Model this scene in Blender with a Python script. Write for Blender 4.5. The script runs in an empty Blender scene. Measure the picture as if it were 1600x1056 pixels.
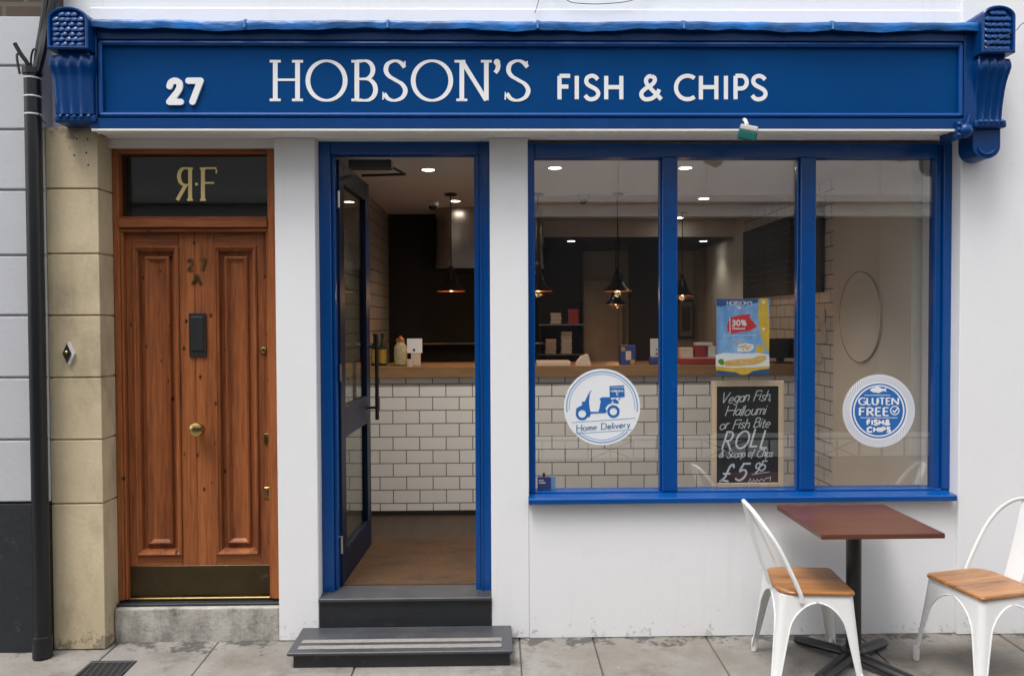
import bpy, bmesh, math, random
from mathutils import Vector, Matrix
R = math.radians
random.seed(7)
sc = bpy.context.scene
COL = sc.collection

# ------------------------------------------------------------------ camera
LENS = 28.0
CAM = Vector((0, -4.3, 1.73))
FPX = 1600 * LENS / 36.0
ROT = (Matrix.Rotation(R(-1.15), 3, 'Z') @ Matrix.Rotation(R(90 - 1.29), 3, 'X')
       @ Matrix.Rotation(R(-0.25), 3, 'Z'))
cd = bpy.data.cameras.new('camera')
cam = bpy.data.objects.new('camera', cd)
COL.objects.link(cam)
cd.lens = LENS
cd.sensor_width = 36
cd.clip_end = 500
cam.matrix_world = Matrix.Translation(CAM) @ ROT.to_4x4()
sc.camera = cam

# ------------------------------------------------------------------ world, sun, exposure
SUN_EL, SUN_AZ = 68, -36          # azimuth: degrees to the left of the street-side normal
w = bpy.data.worlds.new('World')
sc.world = w
w.use_nodes = True
nt = w.node_tree
bg = nt.nodes['Background']
sky = nt.nodes.new('ShaderNodeTexSky')
sky.sky_type = 'NISHITA'
sky.sun_disc = False
sky.sun_elevation = R(SUN_EL)
sky.sun_rotation = R(180 - SUN_AZ)
sky.air_density = 1.0
sky.dust_density = 3.0
hs = nt.nodes.new('ShaderNodeHueSaturation')
hs.inputs['Saturation'].default_value = 0.22
nt.links.new(sky.outputs[0], hs.inputs['Color'])
nt.links.new(hs.outputs[0], bg.inputs['Color'])
bg.inputs['Strength'].default_value = 0.15
sd = bpy.data.lights.new('sun', 'SUN')
sd.energy = 0.75
sd.angle = R(18)
sd.color = (1.0, 0.975, 0.95)
sun = bpy.data.objects.new('sun', sd)
COL.objects.link(sun)
dirv = Vector((math.sin(R(SUN_AZ)) * math.cos(R(SUN_EL)), -math.cos(R(SUN_AZ)) * math.cos(R(SUN_EL)), math.sin(R(SUN_EL))))
sun.rotation_euler = dirv.to_track_quat('Z', 'Y').to_euler()
sun.location = (-3, -6, 9)
vs = sc.view_settings
vs.view_transform = 'Standard'
vs.look = 'None'
vs.exposure = 1.32
vs.gamma = 1

# ------------------------------------------------------------------ pixel -> place on a vertical plane
def at(px, py, y):
    d = ROT @ Vector(((px - 800) / FPX, (528 - py) / FPX, -1))
    return CAM + d * ((y - CAM.y) / d.y)
def rect(a, b, c, d, y):
    """pixel box left, top, right, bottom on plane y -> x0, x1, z0, z1"""
    mx, my = (a + c) / 2, (b + d) / 2
    return at(a, my, y).x, at(c, my, y).x, at(mx, d, y).z, at(mx, b, y).z
def sc_at(y):
    return FPX / (y - CAM.y)

# ------------------------------------------------------------------ materials
def mat(name, col, rough=.6, metal=0, var=0, vscale=4, stretch=(1, 1, 1), col2=None, bump=0, bscale=60, spec=.5, coat=0, emit=None, estr=0, detail=6, brough=0):
    m = bpy.data.materials.new(name)
    m.use_nodes = True
    n, l = m.node_tree.nodes, m.node_tree.links
    p = n['Principled BSDF']
    p.inputs['Base Color'].default_value = (*col, 1)
    p.inputs['Roughness'].default_value = rough
    p.inputs['Metallic'].default_value = metal
    p.inputs['Specular IOR Level'].default_value = spec
    p.inputs['Coat Weight'].default_value = coat
    p.inputs['Coat Roughness'].default_value = .08
    if emit:
        p.inputs['Emission Color'].default_value = (*emit, 1)
        p.inputs['Emission Strength'].default_value = estr
    if var or bump or brough:
        tc = n.new('ShaderNodeTexCoord')
        mp = n.new('ShaderNodeMapping')
        mp.inputs['Scale'].default_value = stretch
        l.new(tc.outputs['Object'], mp.inputs['Vector'])
        if var:
            no = n.new('ShaderNodeTexNoise')
            no.inputs['Scale'].default_value = vscale
            no.inputs['Detail'].default_value = detail
            no.inputs['Roughness'].default_value = .62
            l.new(mp.outputs[0], no.inputs['Vector'])
            rp = n.new('ShaderNodeValToRGB')
            rp.color_ramp.elements[0].position = .5 - .22
            rp.color_ramp.elements[1].position = .5 + .22
            c2 = col2 if col2 else tuple(c * (1 - var) for c in col)
            rp.color_ramp.elements[0].color = (*c2, 1)
            rp.color_ramp.elements[1].color = (*col, 1)
            l.new(no.outputs['Fac'], rp.inputs[0])
            l.new(rp.outputs[0], p.inputs['Base Color'])
            if brough:
                mr = n.new('ShaderNodeMapRange')
                mr.inputs['To Min'].default_value = max(0, rough - brough)
                mr.inputs['To Max'].default_value = min(1, rough + brough)
                l.new(no.outputs['Fac'], mr.inputs[0])
                l.new(mr.outputs[0], p.inputs['Roughness'])
        if bump:
            nb = n.new('ShaderNodeTexNoise')
            nb.inputs['Scale'].default_value = bscale
            nb.inputs['Detail'].default_value = 5
            l.new(mp.outputs[0], nb.inputs['Vector'])
            bu = n.new('ShaderNodeBump')
            bu.inputs['Strength'].default_value = bump
            bu.inputs['Distance'].default_value = .01
            l.new(nb.outputs['Fac'], bu.inputs['Height'])
            l.new(bu.outputs[0], p.inputs['Normal'])
    return m

def add_stains(m, col, scale, thr, soft=.08, stretch=(1, 1, 1), amount=.6):
    """irregular dirt patches over whatever feeds the base colour"""
    n, l = m.node_tree.nodes, m.node_tree.links
    p = n['Principled BSDF']
    tc = n.new('ShaderNodeTexCoord')
    mp = n.new('ShaderNodeMapping')
    mp.inputs['Scale'].default_value = stretch
    mp.inputs['Location'].default_value = (3.1 * scale, 1.7, .4 * scale)
    no = n.new('ShaderNodeTexNoise')
    no.inputs['Scale'].default_value = scale
    no.inputs['Detail'].default_value = 8
    no.inputs['Roughness'].default_value = .68
    l.new(tc.outputs['Object'], mp.inputs[0])
    l.new(mp.outputs[0], no.inputs['Vector'])
    mr = n.new('ShaderNodeMapRange')
    mr.inputs['From Min'].default_value = thr
    mr.inputs['From Max'].default_value = thr + soft
    mr.inputs['To Max'].default_value = amount
    l.new(no.outputs['Fac'], mr.inputs[0])
    mx = n.new('ShaderNodeMixRGB')
    mx.inputs['Color2'].default_value = (*col, 1)
    src = p.inputs['Base Color'].links
    if src:
        l.new(src[0].from_socket, mx.inputs['Color1'])
    else:
        mx.inputs['Color1'].default_value = p.inputs['Base Color'].default_value
    l.new(mr.outputs[0], mx.inputs['Fac'])
    l.new(mx.outputs[0], p.inputs['Base Color'])
    return m

def add_splash(m, col, top, scale, thr, amount, zero=0, axis='Z'):
    """specks of street dirt on the lowest part of a wall"""
    n, l = m.node_tree.nodes, m.node_tree.links
    p = n['Principled BSDF']
    ge = n.new('ShaderNodeNewGeometry')
    sx = n.new('ShaderNodeSeparateXYZ'); l.new(ge.outputs['Position'], sx.inputs[0])
    mr = n.new('ShaderNodeMapRange'); mr.inputs['From Min'].default_value = top; mr.inputs['From Max'].default_value = zero
    mr.inputs['To Min'].default_value = -.16; mr.inputs['To Max'].default_value = .06
    l.new(sx.outputs[axis], mr.inputs[0])
    no = n.new('ShaderNodeTexNoise'); no.inputs['Scale'].default_value = scale; no.inputs['Detail'].default_value = 9; no.inputs['Roughness'].default_value = .75
    l.new(ge.outputs['Position'], no.inputs['Vector'])
    ad = n.new('ShaderNodeMath'); l.new(no.outputs['Fac'], ad.inputs[0]); l.new(mr.outputs[0], ad.inputs[1])
    m2 = n.new('ShaderNodeMapRange'); m2.inputs['From Min'].default_value = thr; m2.inputs['From Max'].default_value = thr + .05; m2.inputs['To Max'].default_value = amount
    l.new(ad.outputs[0], m2.inputs[0])
    mx = n.new('ShaderNodeMixRGB'); mx.inputs['Color2'].default_value = (*col, 1)
    l.new(p.inputs['Base Color'].links[0].from_socket, mx.inputs['Color1']); l.new(m2.outputs[0], mx.inputs['Fac'])
    l.new(mx.outputs[0], p.inputs['Base Color'])
    return m

def tile_mat(name, c1, c2, grout, tw, th, mortar, axis='x', rough=.18, offs=(0, 0), bumpd=.002):
    m = bpy.data.materials.new(name)
    m.use_nodes = True
    n, l = m.node_tree.nodes, m.node_tree.links
    p = n['Principled BSDF']
    tc = n.new('ShaderNodeTexCoord')
    sx = n.new('ShaderNodeSeparateXYZ')
    cx = n.new('ShaderNodeCombineXYZ')
    l.new(tc.outputs['Object'], sx.inputs[0])
    a1 = n.new('ShaderNodeMath'); a1.inputs[1].default_value = offs[0]
    a2 = n.new('ShaderNodeMath'); a2.inputs[1].default_value = offs[1]
    l.new(sx.outputs['X' if axis == 'x' else 'Y'], a1.inputs[0])
    l.new(sx.outputs['Z'], a2.inputs[0])
    l.new(a1.outputs[0], cx.inputs[0])
    l.new(a2.outputs[0], cx.inputs[1])
    br = n.new('ShaderNodeTexBrick')
    br.inputs['Scale'].default_value = 1
    br.inputs['Brick Width'].default_value = tw
    br.inputs['Row Height'].default_value = th
    br.inputs['Mortar Size'].default_value = mortar
    br.inputs['Mortar Smooth'].default_value = .1
    br.inputs['Color1'].default_value = (*c1, 1)
    br.inputs['Color2'].default_value = (*c2, 1)
    br.inputs['Mortar'].default_value = (*grout, 1)
    l.new(cx.outputs[0], br.inputs['Vector'])
    l.new(br.outputs['Color'], p.inputs['Base Color'])
    p.inputs['Roughness'].default_value = rough
    bu = n.new('ShaderNodeBump')
    bu.invert = True
    bu.inputs['Strength'].default_value = .6
    bu.inputs['Distance'].default_value = bumpd
    l.new(br.outputs['Fac'], bu.inputs['Height'])
    l.new(bu.outputs[0], p.inputs['Normal'])
    return m

def glass_mat(name, tint=(.985, .99, .988), ior=1.9):
    m = bpy.data.materials.new(name)
    m.use_nodes = True
    n, l = m.node_tree.nodes, m.node_tree.links
    n.remove(n['Principled BSDF'])
    out = n['Material Output']
    tr = n.new('ShaderNodeBsdfTransparent'); tr.inputs[0].default_value = (*tint, 1)
    gl = n.new('ShaderNodeBsdfGlossy'); gl.inputs['Roughness'].default_value = .0
    gl.inputs['Color'].default_value = (1, 1, 1, 1)
    # Schlick reflectance, the same on both faces of the pane
    lw = n.new('ShaderNodeLayerWeight'); lw.inputs['Blend'].default_value = .5
    po = n.new('ShaderNodeMath'); po.operation = 'POWER'; po.inputs[1].default_value = 5
    l.new(lw.outputs['Facing'], po.inputs[0])
    f0 = ((ior - 1) / (ior + 1)) ** 2
    fr = n.new('ShaderNodeMath'); fr.operation = 'MULTIPLY_ADD'; fr.inputs[1].default_value = 1 - f0; fr.inputs[2].default_value = f0
    l.new(po.outputs[0], fr.inputs[0])
    mx = n.new('ShaderNodeMixShader')
    l.new(fr.outputs[0], mx.inputs[0]); l.new(tr.outputs[0], mx.inputs[1]); l.new(gl.outputs[0], mx.inputs[2])
    l.new(mx.outputs[0], out.inputs['Surface'])
    return m

def wood_mat(name, light, dark, knot, axis='z', scale=1, rough=.42, knots=True, coat=0, spec=.5):
    m = bpy.data.materials.new(name)
    m.use_nodes = True
    n, l = m.node_tree.nodes, m.node_tree.links
    p = n['Principled BSDF']
    p.inputs['Roughness'].default_value = rough
    p.inputs['Specular IOR Level'].default_value = spec
    p.inputs['Coat Weight'].default_value = coat
    p.inputs['Coat Roughness'].default_value = .2
    tc = n.new('ShaderNodeTexCoord')
    mp = n.new('ShaderNodeMapping')
    k = .07
    s = {'z': (1, 1, k), 'x': (k, 1, 1), 'y': (1, k, 1)}[axis]
    mp.inputs['Scale'].default_value = tuple(v * scale for v in s)
    l.new(tc.outputs['Object'], mp.inputs[0])
    big = n.new('ShaderNodeTexNoise'); big.inputs['Scale'].default_value = 9; big.inputs['Detail'].default_value = 3
    fine = n.new('ShaderNodeTexNoise'); fine.inputs['Scale'].default_value = 85; fine.inputs['Detail'].default_value = 4
    big.inputs['Distortion'].default_value = .6
    l.new(mp.outputs[0], big.inputs['Vector']); l.new(mp.outputs[0], fine.inputs['Vector'])
    ad = n.new('ShaderNodeMath'); ad.operation = 'MULTIPLY_ADD'; ad.inputs[1].default_value = .45
    l.new(fine.outputs['Fac'], ad.inputs[0])
    ml = n.new('ShaderNodeMath'); ml.operation = 'MULTIPLY'; ml.inputs[1].default_value = .62
    l.new(big.outputs['Fac'], ml.inputs[0]); l.new(ml.outputs[0], ad.inputs[2])
    rp = n.new('ShaderNodeValToRGB')
    rp.color_ramp.elements[0].position = .38; rp.color_ramp.elements[0].color = (*dark, 1)
    rp.color_ramp.elements[1].position = .66; rp.color_ramp.elements[1].color = (*light, 1)
    l.new(ad.outputs[0], rp.inputs[0])
    last = rp.outputs[0]
    if knots:
        mk = n.new('ShaderNodeMapping')
        s2 = {'z': (1, .2, .62), 'x': (.62, 1, 1), 'y': (1, .62, 1)}[axis]
        mk.inputs['Scale'].default_value = s2
        l.new(tc.outputs['Object'], mk.inputs[0])
        vo = n.new('ShaderNodeTexVoronoi'); vo.inputs['Scale'].default_value = 13
        l.new(mk.outputs[0], vo.inputs['Vector'])
        mr = n.new('ShaderNodeMapRange')
        mr.inputs['From Min'].default_value = .135; mr.inputs['From Max'].default_value = .06
        l.new(vo.outputs['Distance'], mr.inputs[0])
        sp = n.new('ShaderNodeSeparateColor'); l.new(vo.outputs['Color'], sp.inputs[0])
        gt = n.new('ShaderNodeMath'); gt.operation = 'GREATER_THAN'; gt.inputs[1].default_value = .30
        l.new(sp.outputs[0], gt.inputs[0])
        mu = n.new('ShaderNodeMath'); mu.operation = 'MULTIPLY'
        l.new(mr.outputs[0], mu.inputs[0]); l.new(gt.outputs[0], mu.inputs[1])
        mx = n.new('ShaderNodeMixRGB'); mx.inputs['Color2'].default_value = (*knot, 1)
        l.new(mu.outputs[0], mx.inputs['Fac']); l.new(last, mx.inputs['Color1'])
        last = mx.outputs[0]
    l.new(last, p.inputs['Base Color'])
    bu = n.new('ShaderNodeBump'); bu.inputs['Strength'].default_value = .12; bu.inputs['Distance'].default_value = .004
    l.new(fine.outputs['Fac'], bu.inputs['Height']); l.new(bu.outputs[0], p.inputs['Normal'])
    return m

M = {}
M['render'] = add_stains(mat('white_render', (.79, .79, .80), .75, var=.03, vscale=1.6, bump=.08, bscale=35, spec=.3), (.66, .655, .64), 5, .62, .12, amount=.3)
add_splash(M['render'], (.33, .315, .29), .42, 16, .60, .55)
add_stains(M['render'], (.68, .675, .66), 3.2, .58, .1, (3.2, 1, .16), .25)
M['trim'] = mat('cream_trim', (.80, .775, .73), .5, var=.06, vscale=6)
M['blue'] = mat('blue_gloss', (.0003, .062, .26), .26, var=.12, vscale=5, bump=.05, bscale=28, spec=.42)
add_stains(M['blue'], (.03, .11, .28), 11, .63, .08, amount=.35)
M['bluedeep'] = mat('blue_deep_gloss', (.0002, .044, .185), .26, var=.15, vscale=6, bump=.06, bscale=26, spec=.3)  # deeper gloss paint; on the cornice it also stands in for shade
M['bluepanel'] = mat('blue_panel', (.0001, .052, .195), .5, var=.12, vscale=1.2, bump=.03, bscale=18, spec=.07)
M['lead'] = mat('blue_lead', (.006, .17, .56), .36, var=.8, vscale=6, stretch=(.7, 1, 1.6), bump=.7, bscale=16)
M['leadroll'] = mat('worn_lead_roll', (.10, .26, .55), .45, var=.5, vscale=30)
M['navy'] = mat('navy_door', (.002, .010, .038), .42, var=.1, vscale=6, bump=.04, bscale=28, spec=.25)
M['white'] = mat('white_letter', (.80, .80, .80), .45)
M['stone'] = add_stains(mat('bath_stone', (.62, .52, .345), .85, var=.3, vscale=2.6, col2=(.48, .40, .265), bump=.2, bscale=40, spec=.2), (.22, .18, .115), 2.6, .52, .22, (1, 1, .45), .75)
add_splash(M['stone'], (.10, .09, .07), .35, 9, .54, .6)
add_splash(M['stone'], (.05, .047, .042), 2.50, 6, .53, .5, 2.78)
M['step_stone'] = add_stains(mat('threshold_stone', (.50, .48, .43), .85, var=.3, vscale=5, bump=.4, bscale=45, spec=.2), (.12, .115, .105), 7, .45, .22, (1, 1, .5), .85)
M['rustic'] = add_stains(mat('painted_block', (.50, .51, .535), .7, var=.07, vscale=3, bump=.14, bscale=30, spec=.3), (.45, .45, .46), 4, .6, .2, amount=.5)
M['plinth'] = add_stains(mat('dark_plinth', (.018, .021, .025), .6, var=.25, vscale=4, bump=.35, bscale=24), (.09, .09, .09), 14, .6, .1, amount=.6)
M['brick'] = tile_mat('dark_brick', (.05, .04, .034), (.075, .055, .04), (.11, .095, .07), .225, .075, .012, rough=.9, bumpd=.008)
M['pave'] = add_stains(add_stains(mat('pavement_stone', (.285, .272, .255), .8, var=.35, vscale=1.6, col2=(.18, .165, .145), bump=.6, bscale=50, spec=.3), (.085, .075, .062), 3.6, .53, .16, amount=.7), (.44, .43, .42), 17, .66, .05, amount=.7)
add_stains(M['pave'], (.15, .125, .092), 1.3, .48, .16, amount=.6)
add_splash(M['pave'], (.045, .042, .036), -.22, 7, .50, .75, .02, 'Y')
add_stains(M['pave'], (.06, .055, .048), 30, .66, .04, amount=.7)
M['joint'] = mat('joint_sand', (.10, .095, .085), .95, var=.3, vscale=12)
M['asphalt'] = mat('asphalt', (.05, .05, .05), .9, var=.3, vscale=20, bump=.5, bscale=120)
M['slate'] = add_stains(mat('black_stone', (.023, .025, .029), .34, var=.3, vscale=7, bump=.15, bscale=80, brough=.12), (.10, .10, .105), 12, .6, .15, amount=.6)
M['slatetop'] = add_stains(mat('skylit_black_stone', (.060, .063, .071), .38, var=.35, vscale=6, bump=.12, bscale=80, brough=.12), (.13, .13, .135), 9, .58, .15, amount=.6)  # lighter copy of the black stone; sky sheen on treads put into colour
M['grip'] = mat('grip_strip', (.25, .235, .225), .85, var=.3, vscale=60)
M['door'] = wood_mat('pine_door', (.345, .112, .035), (.145, .040, .014), (.022, .010, .006), 'z', 1.0, .46, spec=.3)
M['doorh'] = wood_mat('pine_rail', (.355, .117, .037), (.15, .043, .015), (.022, .010, .006), 'x', 1.0, .46, spec=.3)
M['brass'] = mat('brass', (.62, .44, .16), .25, 1, var=.3, vscale=30)
M['oldbrass'] = mat('aged_brass', (.20, .15, .065), .42, 1, var=.5, vscale=12)
M['kick'] = add_stains(mat('kick_plate', (.085, .062, .030), .36, .75, var=.35, vscale=5), (.22, .19, .14), 9, .60, .06, amount=.5)
M['iron'] = mat('black_iron', (.018, .018, .02), .45, var=.2, vscale=20)
M['pipe'] = mat('black_pipe', (.010, .011, .013), .38, var=.3, vscale=8)
M['gold'] = mat('gold_leaf', (1.0, .80, .34), .5, .0, emit=None)
M['glass'] = glass_mat('window_glass')
M['tglass'] = glass_mat('dark_glass', (.7, .71, .71), 1.36)
M['doorglass'] = glass_mat('smoked_glass', (.62, .65, .63), 1.45)
M['void'] = mat('unlit_hall_stand_in', (.010, .010, .010), .8)
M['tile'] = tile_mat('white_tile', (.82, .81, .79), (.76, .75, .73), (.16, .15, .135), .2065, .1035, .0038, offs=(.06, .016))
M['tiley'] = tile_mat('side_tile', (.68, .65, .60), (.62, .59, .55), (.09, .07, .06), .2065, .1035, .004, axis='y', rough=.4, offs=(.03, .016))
M['tiley_dim'] = tile_mat('side_tile_dim', (.40, .345, .29), (.35, .30, .25), (.06, .05, .04), .2065, .1035, .004, axis='y', rough=.4, offs=(.03, .016))  # darker copy of the side tile; this wall's shade is in the colour
M['top'] = wood_mat('oak_worktop', (.30, .18, .085), (.18, .10, .045), (.05, .03, .02), 'x', 1.2, .35, False)
M['ceil'] = mat('ceiling_paint', (.66, .62, .56), .8, var=.05, vscale=2)
M['beige'] = mat('beige_wall', (.74, .69, .60), .7, var=.08, vscale=2)
M['black'] = mat('matt_black', (.014, .013, .012), .7, var=.3, vscale=4)
M['floorwood'] = wood_mat('floor_boards', (.055, .033, .018), (.025, .014, .008), (.02, .01, .01), 'y', 1, .5, False)
M['coir'] = add_stains(mat('coir_mat', (.115, .055, .018), .95, var=.5, vscale=70, bump=1.0, bscale=220, col2=(.05, .025, .010)), (.03, .02, .012), 4.0, .48, .2, (1, 2.5, 1), .8)
M['steel'] = mat('brushed_steel', (.46, .40, .35), .20, 1, var=.12, vscale=30, stretch=(1, 1, .03))
M['copper'] = mat('copper_inside', (.75, .28, .09), .3, .9)
M['lampblack'] = mat('black_shade', (.02, .018, .016), .22, .4)
M['bulb'] = mat('bulb', (1, .7, .4), .4, emit=(1.0, .48, .16), estr=14)
M['led'] = mat('led_disc', (1, 1, 1), .4, emit=(1.0, .93, .82), estr=9)
M['plastic'] = mat('white_plastic', (.62, .60, .57), .4)
M['chairw'] = mat('white_enamel', (.80, .80, .79), .32, var=.04, vscale=9, coat=.3)
add_stains(M['chairw'], (.42, .37, .31), 24, .70, .04, amount=.6)
M['seat'] = wood_mat('oiled_seat', (.43, .19, .055), (.15, .058, .018), (.07, .03, .012), 'x', 1.3, .34, False, .3)
M['table'] = wood_mat('mahogany_top', (.135, .048, .026), (.070, .024, .015), (.03, .01, .01), 'x', 1.2, .32, False, .12)
M['blackmetal'] = mat('black_powder', (.014, .014, .016), .34, var=.2, vscale=20)
M['paper'] = mat('white_paper', (.78, .79, .80), .55)
M['stickerblue'] = mat('sticker_blue', (.012, .13, .42), .5)
M['stickerpale'] = mat('sticker_pale_line', (.20, .36, .60), .5)
M['stickergrey'] = mat('sticker_text', (.10, .20, .34), .5)
M['rope'] = mat('rope_grey', (.40, .45, .53), .55)
M['chalk'] = mat('chalk', (.72, .76, .76), .9, var=.25, vscale=120)
M['slateboard'] = mat('board_black', (.016, .016, .017), .6, var=.3, vscale=10)
M['framewood'] = wood_mat('board_frame', (.74, .58, .38), (.60, .45, .28), (.3, .2, .1), 'z', 2, .55, False)
M['pblue'] = mat('poster_blue', (.36, .60, .84), .45, var=.5, vscale=9, col2=(.05, .22, .55), stretch=(1.3, 1, .6), detail=4)
M['pnavy'] = mat('poster_navy', (.03, .09, .25), .45)
M['pyellow'] = mat('poster_yellow', (.78, .52, .06), .45, var=.25, vscale=22)
M['pred'] = mat('poster_red', (.62, .03, .03), .45)
M['pfish'] = mat('poster_batter', (.74, .55, .22), .5, var=.35, vscale=30, col2=(.60, .34, .08))
M['pgreen'] = mat('poster_green', (.12, .30, .04), .5, var=.5, vscale=40)
M['teal'] = mat('teal_case', (.012, .13, .115), .4, var=.15, vscale=30)
M['opp'] = mat('pale_stucco', (.80, .78, .75), .8, var=.06, vscale=2)
M['oppdark'] = mat('dark_shopfront', (.035, .034, .033), .4, var=.4, vscale=1.5)
M['red'] = mat('red_tray', (.30, .03, .04), .4)
M['kraft'] = mat('kraft_paper', (.62, .50, .40), .7, var=.1, vscale=20)
M['jarglass'] = mat('sauce_jar', (.52, .47, .30), .25, var=.5, vscale=40, col2=(.28, .24, .12))
M['darkbottle'] = mat('dark_bottle', (.02, .03, .02), .15)
M['mustard'] = mat('mustard_label', (.50, .32, .05), .4, var=.4, vscale=40)
M['boxblue'] = mat('box_blue', (.03, .05, .20), .5)
M['picbrown'] = mat('picture_frame', (.10, .07, .055), .5)
M['picart'] = mat('picture_art', (.045, .045, .045), .5, var=.7, vscale=9, col2=(.20, .14, .10))
M['cable'] = mat('cable_black', (.012, .012, .013), .5)
M['tie'] = mat('cable_tie', (.62, .63, .66), .5)
M['grate'] = mat('cast_iron', (.055, .056, .06), .55, .3, var=.4, vscale=30)
M['backpale'] = mat('back_panel', (.50, .46, .38), .6, var=.3, vscale=5)
M['faint'] = mat('faint_print', (.10, .10, .09), .7)
M['rubber'] = mat('rubber', (.02, .02, .02), .8)

# ------------------------------------------------------------------ mesh helper
class MB:
    def __init__(s):
        s.bm = bmesh.new()
    def merge(s, t):
        me = bpy.data.meshes.new('tmp')
        t.to_mesh(me); t.free()
        s.bm.from_mesh(me)
        bpy.data.meshes.remove(me)
        return s
    def box(s, x0, x1, y0, y1, z0, z1, bev=0, seg=1):
        t = bmesh.new()
        bmesh.ops.create_cube(t, size=1)
        for v in t.verts:
            v.co = Vector(((x0 + x1) / 2 + v.co.x * (x1 - x0), (y0 + y1) / 2 + v.co.y * (y1 - y0), (z0 + z1) / 2 + v.co.z * (z1 - z0)))
        if bev:
            bmesh.ops.bevel(t, geom=t.edges[:], offset=bev, segments=seg, affect='EDGES', profile=.5)
        return s.merge(t)
    def xform_box(s, mx, sx, sy, sz, bev=0, seg=1):
        t = bmesh.new()
        bmesh.ops.create_cube(t, size=1)
        for v in t.verts:
            v.co = Vector((v.co.x * sx, v.co.y * sy, v.co.z * sz))
        if bev:
            bmesh.ops.bevel(t, geom=t.edges[:], offset=bev, segments=seg, affect='EDGES', profile=.5)
        t.transform(mx)
        return s.merge(t)
    def tube(s, pts, r, n=10, flat=(1, 1), closed=False):
        pts = [Vector(p) for p in pts]
        t = bmesh.new()
        rings = []
        N = len(pts)
        up = None
        for i, p in enumerate(pts):
            if closed:
                d = pts[(i + 1) % N] - pts[i - 1]
            else:
                d = pts[min(i + 1, N - 1)] - pts[max(i - 1, 0)]
            d.normalize()
            if up is None:
                up = Vector((0, 0, 1)) if abs(d.z) < .9 else Vector((0, 1, 0))
            a = d.cross(up)
            if a.length < 1e-5:
                a = d.cross(Vector((1, 0, 0)))
            a.normalize()
            b = a.cross(d).normalized()
            up = b
            rr = r[i] if isinstance(r, (list, tuple)) else r
            rings.append([t.verts.new(p + a * math.cos(2 * math.pi * k / n) * rr * flat[0] + b * math.sin(2 * math.pi * k / n) * rr * flat[1]) for k in range(n)])
        for i in range(N if closed else N - 1):
            A, B = rings[i], rings[(i + 1) % N]
            for k in range(n):
                t.faces.new((A[k], A[(k + 1) % n], B[(k + 1) % n], B[k]))
        if not closed:
            t.faces.new(rings[0][::-1]); t.faces.new(rings[-1])
        bmesh.ops.recalc_face_normals(t, faces=t.faces[:])
        return s.merge(t)
    def lathe(s, prof, c, axis=(0, 0, 1), n=24, cap=True):
        ax = Vector(axis).normalized()
        q = Vector((0, 0, 1)).rotation_difference(ax)
        t = bmesh.new()
        rings = []
        for (r, h) in prof:
            rings.append([t.verts.new(Vector(c) + q @ Vector((math.cos(2 * math.pi * k / n) * r, math.sin(2 * math.pi * k / n) * r, h))) for k in range(n)])
        for A, B in zip(rings, rings[1:]):
            for k in range(n):
                t.faces.new((A[k], A[(k + 1) % n], B[(k + 1) % n], B[k]))
        if cap:
            t.faces.new(rings[0][::-1]); t.faces.new(rings[-1])
            bmesh.ops.recalc_face_normals(t, faces=t.faces[:])
        return s.merge(t)
    def prism(s, poly, y0, y1):
        """polygon in X,Z pushed from y0 (front) to y1"""
        t = bmesh.new()
        a = [t.verts.new((p[0], y0, p[1])) for p in poly]
        b = [t.verts.new((p[0], y1, p[1])) for p in poly]
        t.faces.new(a); t.faces.new(b[::-1])
        for i in range(len(poly)):
            j = (i + 1) % len(poly)
            t.faces.new((a[i], b[i], b[j], a[j]))
        bmesh.ops.recalc_face_normals(t, faces=t.faces[:])
        return s.merge(t)
    def prism_x(s, poly, x0, x1):
        """polygon in Y,Z pushed from x0 to x1"""
        t = bmesh.new()
        a = [t.verts.new((x0, p[0], p[1])) for p in poly]
        b = [t.verts.new((x1, p[0], p[1])) for p in poly]
        t.faces.new(a); t.faces.new(b[::-1])
        for i in range(len(poly)):
            j = (i + 1) % len(poly)
            t.faces.new((a[i], b[i], b[j], a[j]))
        bmesh.ops.recalc_face_normals(t, faces=t.faces[:])
        return s.merge(t)
    def ribbon(s, pts, ws, y, th, closed=False, rnd=False):
        """flat stroke through X,Z points, front face at y, body behind it"""
        P = [Vector((p[0], p[1])) for p in pts]
        if rnd and not closed:
            w0, w1 = ws[0], ws[-1]
            d0 = (P[0] - P[1]).normalized(); d1 = (P[-1] - P[-2]).normalized()
            f = [.4, .75, .95]
            P = [P[0] + d0 * w0 / 2 * k for k in f[::-1]] + P + [P[-1] + d1 * w1 / 2 * k for k in f]
            g = [math.sqrt(1 - k * k) for k in f]
            ws = [w0 * k for k in g[::-1]] + list(ws) + [w1 * k for k in g]
        N = len(P)
        t = bmesh.new()
        rows = []
        for i in range(N):
            if closed:
                a, b = P[i] - P[i - 1], P[(i + 1) % N] - P[i]
            else:
                a = P[i] - P[max(i - 1, 0)] if i else P[1] - P[0]
                b = P[min(i + 1, N - 1)] - P[i] if i < N - 1 else P[-1] - P[-2]
            a = a.normalized(); b = b.normalized()
            d = (a + b)
            d = d.normalized() if d.length > 1e-6 else a
            nn = Vector((-d.y, d.x))
            mit = 1 / max(.55, abs(nn.dot(Vector((-a.y, a.x)))))
            h = ws[i] / 2 * mit
            L, Q = P[i] + nn * h, P[i] - nn * h
            rows.append([t.verts.new((L.x, y, L.y)), t.verts.new((Q.x, y, Q.y)), t.verts.new((Q.x, y + th, Q.y)), t.verts.new((L.x, y + th, L.y))])
        for i in range(N if closed else N - 1):
            A, B = rows[i], rows[(i + 1) % N]
            for k in range(4):
                t.faces.new((A[k], A[(k + 1) % 4], B[(k + 1) % 4], B[k]))
        if not closed:
            t.faces.new(rows[0][::-1]); t.faces.new(rows[-1])
        bmesh.ops.recalc_face_normals(t, faces=t.faces[:])
        return s.merge(t)
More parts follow.
